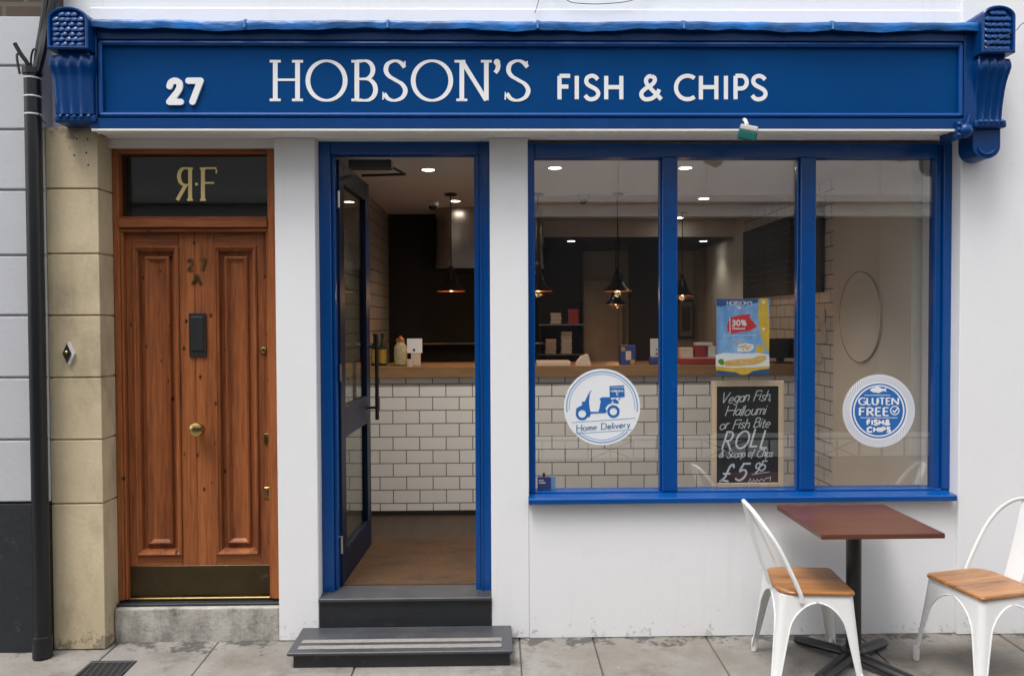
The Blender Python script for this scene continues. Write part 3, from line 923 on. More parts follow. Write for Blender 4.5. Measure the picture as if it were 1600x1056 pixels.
# inner ledge the displays stand on
mb = MB(); mb.box(PBR + .001, XR, WY + .0905, .182, SILLZ - .05, wb - .002, .003); mb.build('inner_ledge', 'blue', win)
# ================================================================== FASCIA SIGN
sign = thing('fascia_sign', 'long blue fascia sign with white lettering, lead cornice and carved end brackets', 'shop sign', (.0, -.1, SOFF))
PY = -.165
fx0, fx1 = at(140, 120, PY).x, at(1524, 120, PY).x
fzb = at(800, 202.5, -.19).z
fzt = at(800, 50, PY).z
bx0, bx1, bz0, bz1 = rect(157, 69, 1501, 180, PY - .015)
mb = MB(); mb.box(fx0, fx1, PY, -.006, fzb + .002, fzt + .02); mb.build('sign_board', 'bluepanel', sign)
mb = MB()
mb.box(fx0 + .001, bx0 - .016, PY - .020, PY - .0005, fzb + .003, fzt, .004)
mb.box(bx1 + .016, fx1 - .001, PY - .020, PY - .0005, fzb + .003, fzt, .004)
mb.box(bx0 - .0155, bx1 + .0155, PY - .020, PY - .0005, bz1 + .016, fzt, .004)
mb.box(bx0 - .0155, bx1 + .0155, PY - .020, PY - .0005, fzb + .003, bz0 - .016, .004)
t = bmesh.new()
mb.build('sign_frame', 'bluedeep', sign)
mb = MB()
def bead(a, b, vertical):
    if vertical: mb.tube([(a, PY - .012, bz0), (a, PY - .012, bz1)], .0125, 10)
    else: mb.tube([(bx0, PY - .012, b), (bx1, PY - .012, b)], .0125, 10)
bead(bx0, 0, True); bead(bx1, 0, True); bead(0, bz0, False); bead(0, bz1, False)
mb.build('bead_moulding', 'blue', sign)
# cornice: cove under a lead covered shelf
mb = MB()
cz0 = at(800, 47, -.222).z; cz1 = at(800, 33, -.222).z
cz1b = cz1 + .05
mb.prism_x([(PY - .0005, fzt - .005), (-.19, fzt - .003), (-.194, fzt + .012), (-.20, fzt + .02), (-.206, cz0 + .004), (-.208, cz0 + .012), (-.02, cz0 + .012), (-.02, fzt - .005)], fx0 + .002, fx1 - .002)
mb.build('cornice', 'bluedeep', sign)
random.seed(3)
mb = MB()
t = bmesh.new()
nx = 220
X0, X1 = at(136, 40, -.222).x, at(1530, 40, -.222).x
seams = [at(p, 40, -.222).x for p in (383, 606, 840, 1068, 1300)]
prof = [(-.005, cz1 + .035), (-.12, cz1 + .016), (-.205, cz1 + .002), (-.218, cz1), (-.225, cz1 - .006), (-.227, (cz0 + cz1) / 2), (-.224, cz0), (-.214, cz0 + .002)]
cols = []
ph = [random.uniform(0, 6.28) for _ in range(8)]
for i in range(nx + 1):
    x = X0 + (X1 - X0) * i / nx
    wv = .004 * math.sin(x * 7 + ph[0]) + .003 * math.sin(x * 17 + ph[1]) + .0022 * math.sin(x * 41 + ph[2])
    wz = .005 * math.sin(x * 4.1 + ph[3]) + .004 * math.sin(x * 13 + ph[4]) + .002 * math.sin(x * 37 + ph[5])
    sm = max(math.exp(-((x - s) / .006) ** 2) for s in seams)
    col = []
    for j, (y, z) in enumerate(prof):
        k = min(1, j / 3)
        dy = -wv * k - sm * .006 * k + (random.uniform(-.0012, .0012) * k)
        dz = wz * (.25 if j < 5 else 1.0) + sm * .004 + (random.uniform(-.001, .001) if j > 4 else 0)
        col.append(t.verts.new((x, y + dy, z + dz)))
    cols.append(col)
for A, B in zip(cols, cols[1:]):
    for j in range(len(prof) - 1):
        t.faces.new((A[j], B[j], B[j + 1], A[j + 1]))
bmesh.ops.recalc_face_normals(t, faces=t.faces[:])
mb.merge(t)
mb.build('lead_capping', 'lead', sign, smooth=60)
for s_ in seams:
    mb = MB()
    mb.tube([(s_, -.1, cz1 + .022), (s_, -.214, cz1 + .004), (s_, -.232, cz1 - .006), (s_, -.234, cz0 + .004)], .006, 8)
    mb.build('lead_roll', 'leadroll', sign)
# white mouldings of the soffit under the sign
mb = MB()
ex0, ex1 = at(156, 210, -.1).x, at(1497, 210, -.1).x
mb.prism_x([(-.186, fzb + .004), (-.186, fzb - .006), (-.180, fzb - .010), (-.172, fzb - .008), (-.168, fzb - .003), (-.13, fzb - .003), (-.126, fzb - .007), (-.116, fzb - .007), (-.112, SOFF - .001), (-.0055, SOFF - .001), (-.0055, fzb + .004)], ex0, ex1)
mb.build('soffit_moulding', 'trim', sign)
# lettering
LYF = PY - .012
def let(chars, wpx, vb, vt, th=.0011, yy=None, **k):
    mb = MB(); c = [0]
    for (ch, a, b) in chars:
        glyph(mb, ch, a + wpx / 2, b - wpx / 2, vb, vt, wpx, yy or PY - .0012, th, cnt=c, **k)
    return mb
mb = let([('2', 259, 287), ('7', 289.5, 318)], 9.6, 159.5, 126.5, rnd=True, th=.010, yy=PY - .0105)
mb.build('house_number', 'white', sign)
mb = let([('H', 426.5, 468.5), ('O', 477.5, 543), ('B', 554, 590.5), ('S', 596.5, 637), ('O', 642, 708), ('N', 718, 763.5), ("'", 770, 783), ('S', 788, 829)], 7.2, 157.3, 95.5, contrast=.5, serif=.85)
for (u, va, vb_) in ((635.5 - 3, 96, 106), (827 - 3.5, 96, 106), (598.5, 144, 156), (789.5, 144, 156)):
    p, q = at(u, va, PY - .002), at(u, vb_, PY - .002)
    mb.ribbon([(p.x, p.z), (q.x, q.z)], [.008, .005] if va < 120 else [.005, .008], PY - .0028, .0026)
p = at(776.5, 97.5, PY - .004); mb.lathe([(.0165, 0), (.0165, .0026)], (p.x, PY - .0031, p.z), (0, 1, 0), 16)
mb.build('lettering', 'white', sign)
mb = let([('F', 871, 894), ('I', 898, 904.5), ('S', 911, 938), ('H', 944, 974), ('&', 998.5, 1036.5), ('C', 1053, 1088), ('H', 1092, 1122.5), ('I', 1131, 1137.5), ('P', 1146, 1170), ('S', 1172, 1199.5)], 6.4, 155.6, 119)
mb.build('lettering', 'white', sign)

# carved end brackets
def loft(mb, cx, rows, yb, n=26, flutes=4):
    """rows: (y, z, half width, flute depth)"""
    t = bmesh.new()
    rings = []
    for (y, z, hw, am) in rows:
        r = [t.verts.new((cx - hw, yb, z))]
        for j in range(n + 1):
            u = -1 + 2 * j / n
            edge = (1 - u ** 12)
            r.append(t.verts.new((cx + hw * u, y + am * (.5 - .5 * math.cos(u * math.pi * flutes)) * edge + .012 * (1 - edge), z)))
        r.append(t.verts.new((cx + hw, yb, z)))
        rings.append(r)
    for A, B in zip(rings, rings[1:]):
        for k in range(len(A)):
            kk = (k + 1) % len(A)
            t.faces.new((A[k], A[kk], B[kk], B[k]))
    t.faces.new(rings[0]); t.faces.new(rings[-1][::-1])
    bmesh.ops.recalc_face_normals(t, faces=t.faces[:])
    return mb.merge(t)
def corbel(cxpx, hwpx, top, blk, tail, tongue, rec=.046, wide=0):
    yf = -.262
    c0 = at(cxpx, (top + blk) / 2, yf)
    cx = c0.x
    s = sc_at(yf)
    hw = hwpx / s
    zt = at(cxpx, top, yf).z; zb = at(cxpx, blk, yf).z
    def dome(i, n=18):
        h = hw - i
        rz = (hw * .62) * (h / hw)
        base = zt - i - rz
        pts = [(cx - h, zb + i), (cx + h, zb + i)]
        pts += [(cx + h * math.cos(R(a)), base + rz * math.sin(R(a))) for a in [180 * k / n for k in range(n + 1)]]
        return pts
    br = bpy.data.objects.new('corbel', None); COL.objects.link(br); br.parent = sign
    mb = MB()
    mb.prism(dome(0), yf + .018, -.006)
    out, inn = dome(.002), dome(.018)
    t = bmesh.new()
    rings = [[t.verts.new((p[0], yy, p[1])) for p in dome(i)] for (i, yy) in ((.0, yf + .02), (.0, yf + .006), (.006, yf), (.013, yf + .002), (.018, yf + .016))]
    for A, B in zip(rings, rings[1:]):
        for k in range(len(A)):
            kk = (k + 1) % len(A)
            t.faces.new((A[k], A[kk], B[kk], B[k]))
    bmesh.ops.recalc_face_normals(t, faces=t.faces[:])
    mb.merge(t)
    mb.build('block', 'bluedeep', br)
    mb = MB()
    rng = random.Random(5)
    rowsn = 7
    for i in range(rowsn):
        z = zb + .030 + (zt - zb - .060) * i / (rowsn - 1)
        n = 4 if i % 2 == 0 else 5
        lim = hw - .024
        if i == rowsn - 1: n, lim = 3, lim * .6
        for j in range(n):
            u = (-1 + 2 * (j + .5) / n) * lim
            t2 = bmesh.new()
            bmesh.ops.create_uvsphere(t2, u_segments=12, v_segments=8, radius=1)
            t2.transform(Matrix.Translation((cx + u, yf + .016, z)) @ Matrix.Rotation(R(-30), 4, 'X') @ Matrix.Rotation(R(rng.uniform(-25, 25)), 4, 'Y') @ Matrix.Diagonal((.0205, .0085, .0235, 1)))
            mb.merge(t2)
    mb.build('scale_carving', 'bluedeep', br)
    mb = MB()
    zt2 = zb - .001
    zl = at(cxpx, tail, -.15).z
    L = zt2 - zl
    rows = [(-.215, zt2, hw * .80, 0), (-.216, zt2 - .015, hw * .78, 0)]
    for k in range(15):
        f = k / 14
        y = -.226 + rec * (3 * f * f - 2 * f ** 3)
        bul = math.exp(-((f - .12) / .12) ** 2) * .018
        hww = hw * (.90 + .1 * math.exp(-((f - .15) / .2) ** 2) - .03 * f + wide)
        rows.append((y - bul, zt2 - .022 - (L - .022) * f, hww, .004 + .012 * math.exp(-((f - .06) / .13) ** 2) + .004 * max(0, f - .8) / .2))
    loft(mb, cx, rows, -.006)
    mb.build('scroll', 'bluedeep', br)
    mb = MB()
    hwc = hw * (.95 + wide)
    mb.box(cx - hwc, cx + hwc, -.203, -.006, zl - .040, zl - .001, .010, 3)
    for j in range(5):
        mb.sphere((cx + (-1 + 2 * (j + .5) / 5) * hwc * .85, -.198, zl - .012), .014, .016, .014, 10, 6)
    mb.build('collar', 'bluedeep', br)
    if tongue:
        zt3 = zl - .041
        zb3 = at(cxpx - 12, tongue, -.165).z
        h = hw * .82
        rr = h * .9
        pts = [(cx + h, zt3), (cx - h, zt3)] + [(cx - h * math.cos(R(a)), zb3 + rr - rr * math.sin(R(a))) for a in range(0, 181, 12)]
        mb = MB(); mb.prism(pts, -.165, -.032)
        mb.tube([(cx + h * .62 * math.cos(R(a)), -.166, zb3 + rr * .95 + rr * .62 * math.sin(R(a))) for a in range(190, 351, 16)], .008, 8)
        mb.build('tongue', 'bluedeep', br)
    return br
corbel(104.5, 31, 10, 76, 183, 0, .012, .08)
corbel(1561.5, 27, 8, 82, 191, 248)
p = at(1510, 204, -.205)
mb = MB(); mb.sphere((p.x, -.195, p.z), .038, .034, .038, 16, 12); q = at(1496, 204, -.19)
mb.box(q.x - .012, q.x + .02, -.205, -.04, q.z - .045, q.z + .045, .006, 2)
for k in range(3): mb.sphere((q.x, -.205, q.z - .028 + .028 * k), .012, .010, .012, 8, 6)
mb.tube([(p.x, -.195, p.z + .02), (p.x + .025, -.19, p.z + .085)], .008, 8)
mb.build('finial', 'bluedeep', sign)

# ================================================================== NEIGHBOUR ON THE LEFT
nb = thing('neighbour_building', 'neighbouring building with pale rusticated blocks, charcoal plinth and dark brick above', 'building', (-4, -.1, 0))
gy_ = [at(37, p, -.1).z for p in (24, 103, 202.5, 297, 399, 493, 590, 687, 785)]
NX1 = PIER_L - .002
mb = MB()
for a, b in zip(gy_, gy_[1:]):
    mb.box(-9, NX1, -.1, .3, b + .006, a - .006, .006, 2)
mb.box(-9, NX1 - .002, -.086, .3, gy_[-1] + .002, gy_[0] - .01)
mb.build('wall', 'rustic', nb)
mb = MB(); mb.box(-9, NX1, -.1, .3, -.05, gy_[-1] - .006, .006, 2); mb.build('plinth', 'plinth', nb)
mb = MB(); mb.box(-9, at(92, 5, -.05).x, -.09, .3, gy_[0] - .004, TOPZ); mb.build('brickwork', 'brick', nb)
mb = MB(); mb.box(PIER_L - .001, PIER_R + .0025, -.005, .3, js[0] + .001, TOPZ); mb.build('wall', 'render', shop)

# ================================================================== DRAINPIPE, CABLES
dp = thing('drainpipe', 'tall black drainpipe running down beside the yellowish stone pier', 'drainpipe', (at(68, 1000, -.16).x, -.16, 0))
px_ = at(50, 110, -.16).x; pzt = at(50, 108, -.16).z
pxm = (at(50, 110, -.16).x + at(67, 1000, -.16).x) / 2
px_ = pxm
mb = MB()
mb.tube([(px_, -.16, .0), (px_, -.16, pzt)], .040, 20)
mb.build('pipe', 'pipe', dp)
mb = MB()
mb.lathe([(.048, 0), (.048, .10), (.042, .11)], (px_, -.16, .0), n=20); mb.build('collar', 'pipe', dp)
mb = MB(); mb.lathe([(.047, 0), (.047, .03)], (px_, -.16, pzt - .03), n=20)
mb.build('collar', 'pipe', dp)
for v in (121, 150, 178):
    z = at(50, v, -.2).z
    mb = MB(); mb.lathe([(.0415, 0), (.0425, .002), (.0425, .006), (.0415, .008)], (px_, -.16, z), n=20); mb.build('cable_tie', 'tie', dp)
def cable(name, label, pts, r, m='cable', cat='cable', y=None):
    mb = MB()
    P = Cv(*[tuple(at(a, b, c)) for (a, b, c) in pts], n=6)
    mb.tube(P, r, 8)
    o = mb.build(name, m)
    return tag(o, label, cat)
cable('conduit', 'thick black cable rising from the top of the drainpipe behind the carved bracket', [(57, 112, -.16), (60, 80, -.15), (66, 45, -.14), (72, 0, -.13), (78, -60, -.12)], .017)
cable('conduit', 'second black cable close behind the left carved bracket, beside the thick one', [(58, 112, -.17), (66, 80, -.16), (72, 40, -.13), (84, 0, -.12), (95, -60, -.11)], .022)
cable('cable_stub', 'cut stiff black cable end sticking up left from the drainpipe', [(48, 112, -.16), (42, 98, -.17), (32, 84, -.18), (23, 68, -.19)], .011)
cable('cable_stub', 'thin black cable end hanging bent over beside the drainpipe top', [(34, 86, -.18), (27, 85, -.185), (27, 95, -.19), (31, 116, -.19)], .006)
cable('cable_loop', 'small black cable loop standing at the mouth of the drainpipe', [(48, 110, -.16), (49, 88, -.17), (53, 77, -.175), (57, 84, -.17), (55, 108, -.16)], .005)
cable('tie_wire', 'thin black wire from the drainpipe to the left carved bracket', [(61, 178, -.19), (66, 188, -.18), (72, 193, -.17)], .003)
cable('wall_wire', 'thin dark wire curving on the white wall near the right carved bracket', [(1650, 10, -.06), (1600, 36, -.08), (1590, 46, -.1), (1580, 52, -.26), (1536, 74, -.275)], .0022)
cable('wall_wire', 'thin grey wire looping on the white wall above the middle of the sign', [(860, -30, -.03), (885, 0, -.03), (910, 6, -.03), (950, 6, -.03), (990, 0, -.03), (1020, -20, -.03)], .0022)
cable('wall_wire', 'short thin wire hanging down to the blue lead above the shop name', [(846, -30, -.03), (842, 0, -.03), (836, 20, -.03)], .0018)

# bell push on the pier
p = at(108.5, 552, -.08)
bell = thing('door_bell', 'small diamond shaped dark bell push on the stone pier', 'doorbell', (p.x, -.08, p.z))
def diamond(hw, hh, dx=0): return [(p.x + dx, p.z + hh), (p.x + hw + dx, p.z), (p.x + dx, p.z - hh), (p.x - hw + dx, p.z)]
mb = MB(); mb.prism(diamond(.029, .062, .004), -.094, -.0795); mb.build('back_plate', 'plastic', bell)
mb = MB(); mb.prism(diamond(.022, .05, -.004), -.100, -.0945); mb.build('face_plate', 'iron', bell)
mb = MB(); mb.lathe([(.008, 0), (.008, .006), (.004, .009)], (p.x - .004, -.1, p.z + .006), (0, -1, 0), 14); mb.build('button', 'brass', bell)

# floodlight / box hanging under the fascia
p = at(1169, 207, -.22)
ab = thing('alarm_box', 'small teal and white box hanging crooked under the blue sign', 'alarm box', (p.x, -.22, p.z))
am = Matrix.Translation(p) @ Matrix.Rotation(R(16), 4, 'Y') @ Matrix.Rotation(R(-18), 4, 'Z') @ Matrix.Rotation(R(12), 4, 'X')
mb = MB(); mb.xform_box(am @ Matrix.Translation((0, 0, -.016)), .092, .07, .045, .006, 2); mb.build('lower_case', 'teal', ab)
mb = MB(); mb.xform_box(am @ Matrix.Translation((0, 0, .020)), .088, .068, .026, .005, 2); mb.build('upper_case', 'plastic', ab)
mb = MB(); q = am @ Vector((-.015, .0, .035)); mb.tube([tuple(q), (q.x - .004, -.2, q.z + .03), (q.x - .004, -.186, q.z + .034)], .010, 10); mb.build('bracket', 'plastic', ab)

# ================================================================== ENTRANCE STEPS
st = thing('entrance_step', 'low wide black stone step with two pale grip strips in front of the doorway', 'step', (-.48, -.17, 0))
tz = at(635, 978, -.002).z
sx0, sx1 = at(448, 1018, -.33).x, at(801, 1018, -.33).x
mb = MB(); mb.box(sx0, sx1, -.335, -.001, tz - .018, tz, .007, 3); mb.build('tread', 'slatetop', st)
mb = MB(); mb.box(sx0 + .028, sx1 - .014, -.315, -.001, -.06, tz - .0185, .003); mb.build('riser', 'slate', st)
for (va, vb_, ua, ub) in ((998, 1003, 472, 784), (1007, 1012.5, 466, 784)):
    # heights on the tread: depth from the row
    def dep(v):
        lo, hi = -.33, 0
        for _ in range(40):
            m_ = (lo + hi) / 2
            if at(625, v, m_).z > tz: lo = m_
            else: hi = m_
        return m_
    y0, y1 = dep(vb_), dep(va)
    mb = MB(); mb.box(at(ua, va, (y0 + y1) / 2).x, at(ub, va, (y0 + y1) / 2).x, y0, y1, tz + .0005, tz + .003, .001); mb.build('grip_strip', 'grip', st)
st2 = thing('doorway_step', 'black stone threshold step under the open blue doorway', 'step', (-.48, .05, 0))
tz2 = at(635, 934, -.02).z
mb = MB(); mb.box(PAR + .002, PBL - .002, -.022, .34, tz2 - .020, tz2, .006, 3); mb.build('tread', 'slatetop', st2)
mb = MB(); mb.box(PAR + .004, PBL - .004, -.006, .3, tz + .001, tz2 - .0205, .002); mb.build('riser', 'slate', st2)
mb = MB(); mb.box(XL + .02, xc + .02, SY + .105, SY + 1.05, tz2 - .02, max(FLR, tz2) + .004)
tag(mb.build('door_mat', 'coir'), 'brown coir mat on the floor just inside the open doorway', 'door mat')

# ================================================================== INSIDE: COUNTER
CY = 1.90
cz = at(660, 573, CY - .04).z
ctr = thing('shop_counter', 'long shop counter faced with white brick tiles under a thick oak top', 'counter', (.7, CY, FLR))
mb = MB(); mb.box(XL + .001, XR - .001, CY, CY + .5, FLR, cz - .086); mb.build('tile_front', 'tile', ctr)
mb = MB(); mb.box(XL + .002, XR - .002, CY - .04, CY + .62, cz - .085, cz, .004, 2); mb.build('worktop', 'top', ctr)
mb = MB(); mb.box(XL + .003, XR - .003, CY - .006, CY - .0005, FLR, FLR + .03); mb.build('plinth', 'black', ctr)

# items on the counter, x from the pixel column
def onc(px, dy=.12):
    y = CY + dy
    return at(px, 560, y).x, y
x, y = onc(626, .14)
t_ = thing('sauce_jar', 'round mustard coloured jar with a dark lid on the counter, beside the card stand', 'jar', (x, y, cz))
mb = MB(); mb.lathe([(.04, 0), (.052, .01), (.054, .10), (.05, .15), (.034, .175), (.033, .19)], (x, y, cz), n=20); mb.build('jar_body', 'jarglass', t_)
mb = MB(); mb.lathe([(.036, .19), (.036, .21), (.012, .225), (.010, .235)], (x, y, cz), n=20); mb.build('lid', 'copper', t_)
x, y = onc(648, .10)
t_ = thing('card_stand', 'white notice card on a small stand on the counter, seen through the doorway', 'card stand', (x, y, cz))
mb = MB(); mb.box(x - .06, x + .06, y - .004, y, cz + .10, cz + .215, .002); mb.build('card', 'paper', t_)
mb = MB(); mb.box(x - .03, x + .045, y + .001, y + .03, cz, cz + .10, .004); mb.build('stand', 'kraft', t_)
mb = MB(); mb.lathe([(.011, 0), (.011, .002)], (x - .005, y - .0062, cz + .125), (0, 1, 0), 12); mb.build('mark', 'picbrown', t_)
x, y = onc(640, .03)
t_ = thing('tea_light_pot', 'little pale pot standing in front of the card stand on the counter', 'pot', (x, y, cz))
mb = MB(); mb.lathe([(.026, 0), (.034, .055), (.030, .055), (.024, .03)], (x, y, cz), n=18); mb.build('pot', 'kraft', t_)
for i, (px, lab) in enumerate(((586, 'dark sauce bottle with yellow label on the counter, half hidden by the open door'), (598, 'dark sauce bottle with orange label on the counter, right of the door handle'))):
    x, y = onc(px, .16)
    t_ = thing('sauce_bottle', lab, 'bottle', (x, y, cz), 'sauce bottles on the counter')
    mb = MB(); mb.lathe([(.030, 0), (.032, .01), (.032, .14), (.013, .19), (.013, .235), (.016, .236), (.016, .255)], (x, y, cz), n=18); mb.build('bottle_body', 'darkbottle', t_)
    mb = MB(); mb.lathe([(.0325, .02), (.0325, .13)], (x, y, cz), n=18, cap=False); mb.build('bottle_label', 'mustard', t_)
x, y = onc(864, .1)
t_ = thing('serving_tray', 'shallow pale serving tray on the counter behind the left pane', 'tray', (x, y, cz))
mb = MB(); mb.box(x - .13, x + .13, y - .1, y + .12, cz, cz + .012, .003)
mb.build('base', 'kraft', t_)
mb = MB()
for (a, b, c_, d_) in ((-.13, .13, -.1, -.09), (-.13, .13, .11, .12), (-.13, -.12, -.089, .109), (.12, .13, -.089, .109)): mb.box(x + a, x + b, y + c_, y + d_, cz + .0125, cz + .034, .002)
mb.build('rim', 'kraft', t_)
x, y = onc(911, .1)
mb = MB()
pts = [(x - .06, cz), (x + .06, cz), (x + .05, cz + .035), (x + .035, cz + .085), (x - .015, cz + .07), (x - .045, cz + .035)]
mb.prism(pts, y - .05, y + .05)
tag(mb.build('paper_wrap', 'kraft'), 'crumpled white paper wrap on the counter above the scooter sticker', 'paper')
x, y = onc(980, .1)
t_ = thing('leaflet_box', 'dark blue leaflet box with a pale label on the counter behind the left pane', 'box', (x, y, cz))
mb = MB(); mb.box(x - .06, x + .06, y - .05, y + .05, cz, cz + .155, .003); mb.build('carton', 'boxblue', t_)
mb = MB(); mb.box(x - .02, x + .022, y - .053, y - .0505, cz + .04, cz + .11); mb.build('label', 'kraft', t_)
mb = MB(); mb.lathe([(.018, 0), (.018, .002)], (x - .04, y - .0528, cz + .125), (0, 1, 0), 14); mb.build('spot', 'mustard', t_)
mb = MB(); mb.lathe([(.02, 0), (.02, .002)], (x + .035, y - .0528, cz + .022), (0, 1, 0), 14); mb.build('spot', 'mustard', t_)
x, y = onc(1023, .08)
t_ = thing('card_reader', 'tall white card holder on the counter beside the first mullion', 'card holder', (x, y, cz))
mb = MB(); mb.box(x - .035, x + .045, y, y + .012, cz + .06, cz + .205, .003); mb.build('card', 'plastic', t_)
mb = MB(); mb.box(x - .04, x + .04, y - .03, y + .04, cz, cz + .058, .006); mb.build('base', 'boxblue', t_)
mb = MB(); mb.lathe([(.009, 0), (.009, .002)], (x + .015, y - .0025, cz + .085), (0, 1, 0), 12); mb.lathe([(.007, 0), (.007, .002)], (x + .015, y - .0025, cz + .12), (0, 1, 0), 12); mb.build('mark', 'picbrown', t_)
x, y = onc(1089, .1)
t_ = thing('menu_tray', 'long red tray on the counter left of the poster', 'tray', (x, y, cz))
mb = MB(); mb.box(x - .15, x + .15, y - .07, y + .09, cz, cz + .05, .006); mb.build('tray_body', 'red', t_)
mb = MB(); mb.box(x - .14, x + .14, y - .06, y + .08, cz + .0505, cz + .056); mb.build('liner', 'kraft', t_)
for i, (dx, w_, h_, z_, mm, lab) in enumerate(((-.09, .10, .075, .057, 'kraft', 'squat buff carton at the left end of the red tray'), (.02, .09, .09, .057, 'red', 'dark red carton in the middle of the red tray'), (.11, .06, .085, .057, 'plastic', 'narrow white carton at the right end of the red tray'), (.05, .13, .022, .150, 'plastic', 'flat white carton lying on top of the other cartons'))):
    mb = MB(); mb.box(x + dx - w_ / 2, x + dx + w_ / 2, y - .04, y + .05, cz + z_, cz + z_ + h_, .003); mb.box(x + dx - w_ / 2 - .001, x + dx + w_ / 2 + .001, y - .042, y + .052, cz + z_ + h_ * .8, cz + z_ + h_ + .001, .002)
    tag(mb.build('carton', mm), lab, 'carton', 'cartons on the red tray')
x, y = onc(1222, .2)
t_ = thing('till_screen', 'dark till screen on the counter right of the blue poster', 'till', (x, y, cz))
mb = MB(); mb.box(x - .1, x + .1, y, y + .03, cz + .04, cz + .2, .006); mb.build('screen', 'black', t_)
mb = MB(); mb.box(x - .03, x + .03, y + .031, y + .06, cz + .012, cz + .12, .004); mb.box(x - .08, x + .08, y - .05, y + .1, cz, cz + .0115, .004); mb.build('stand', 'iron', t_)

# kitchen hood behind
hx0, hx1 = at(676, 380, 2.9).x, at(852, 400, 2.9).x
hz0 = at(740, 419, 2.9).z
hood = thing('extractor_hood', 'big brushed steel extractor hood with rounded corners over the kitchen range', 'extractor hood', ((hx0 + hx1) / 2, 3.1, hz0))
mb = MB()
t = bmesh.new()
def hood_ring(z, g):
    r = .16
    pts = [(hx0 - g, 3.39)]
    for a in range(180, 271, 10): pts.append((hx0 - g + r + r * math.cos(R(a)), 2.9 - g + r + r * math.sin(R(a))))
    for a in range(270, 361, 10): pts.append((hx1 + g - r + r * math.cos(R(a)), 2.9 - g + r + r * math.sin(R(a))))
    pts.append((hx1 + g, 3.39))
    return [t.verts.new((q[0], q[1], z)) for q in pts]
rs = [hood_ring(hz0, .0), hood_ring(hz0 + .05, .0), hood_ring(hz0 + .06, -.006), hood_ring(CEIL - .002, -.01)]
for A, B in zip(rs, rs[1:]):
    for k in range(len(A)): t.faces.new((A[k], A[(k + 1) % len(A)], B[(k + 1) % len(A)], B[k]))
t.faces.new(rs[0]); bmesh.ops.recalc_face_normals(t, faces=t.faces[:])
mb.merge(t); mb.build('canopy', 'steel', hood, smooth=40)
mb = MB(); mb.box(hx0 + .12, hx1 - .12, 3.0, 3.3, hz0 - .02, hz0 - .001, .003); mb.build('filter', 'black', hood)
# range behind the counter
rx = (hx0 + hx1) / 2
rg = thing('frying_range', 'dim steel frying range standing behind the counter under the extractor hood', 'cooker', (rx, 3.15, FLR))
mb = MB(); mb.box(hx0 - .25, hx1 + .1, 2.95, 3.39, FLR, FLR + .95, .01); mb.build('range_body', 'black', rg)
mb = MB(); mb.box(hx0 - .25, hx1 + .1, 2.93, 3.39, FLR + .951, FLR + .98, .005); mb.build('range_top', 'steel', rg)
for k in range(3):
    mb = MB(); mb.tube([(hx0 + .02 + .35 * k, 2.93, FLR + .8), (hx0 + .22 + .35 * k, 2.93, FLR + .8)], .01, 8); mb.build('rail_handle', 'steel', rg)
mb = MB(); mb.box(hx0 - .2, hx1, 3.2, 3.39, 1.5, 1.52, .003); 
tag(mb.build('wall_shelf', 'steel'), 'narrow dim steel shelf on the black kitchen wall above the range', 'shelf')

# pendant lamps
def pendant(px, lab, y=2.14, py=455, top=None):
    top = CEIL if top is None else top
    s = sc_at(y)
    p0 = at(px, py, y)
    zr = p0.z
    x = at(px, 440, y).x
    t_ = thing('pendant_lamp', lab, 'pendant lamp', (x, y, zr), 'copper lined pendant lamps over the counter')
    mb = MB(); mb.lathe([(.055, 0), (.05, .008), (.022, .016)], (x, y, top - .017), n=20); mb.build('ceiling_rose', 'lampblack', t_)
    mb = MB(); mb.tube([(x, y, top - .016), (x, y, zr + .19)], .0045, 6); mb.build('flex', 'cable', t_)
    mb = MB()
    prof = [(.118, 0), (.105, .018), (.066, .055), (.048, .095), (.040, .135), (.030, .15), (.018, .17), (.016, .20)]
    mb.lathe(prof, (x, y, zr), n=28, cap=False)
    mb.build('lamp_shade', 'lampblack', t_)
    mb = MB(); mb.lathe([(a - .003, h - .0015) for a, h in prof[:5]], (x, y, zr), n=28, cap=False); mb.build('shade_lining', 'copper', t_)
    mb = MB(); mb.sphere((x, y, zr + .035), .030, .030, .036, 14, 10); mb.build('bulb', 'bulb', t_)
    ld = bpy.data.lights.new('pendant_light', 'POINT'); ld.energy = .7; ld.color = (1, .58, .28); ld.shadow_soft_size = .03
    lo = bpy.data.objects.new('pendant_light', ld); COL.objects.link(lo); lo.parent = t_; lo.location = (0, 0, -.02)
pendant(705, 'pendant lamp with glowing copper rim, seen through the open doorway')
pendant(841, 'pendant lamp with glowing copper rim, half hidden at the left edge of the left pane')
pendant(965, 'pendant lamp with glowing copper rim, hanging free in the middle of the left pane')

pendant(1066, 'small far pendant lamp glowing just right of the first mullion', 3.3, 462)
pendant(962, 'small far pendant lamp under the black bulkhead, below the middle one of the left pane', 4.4, 476, 2.58)
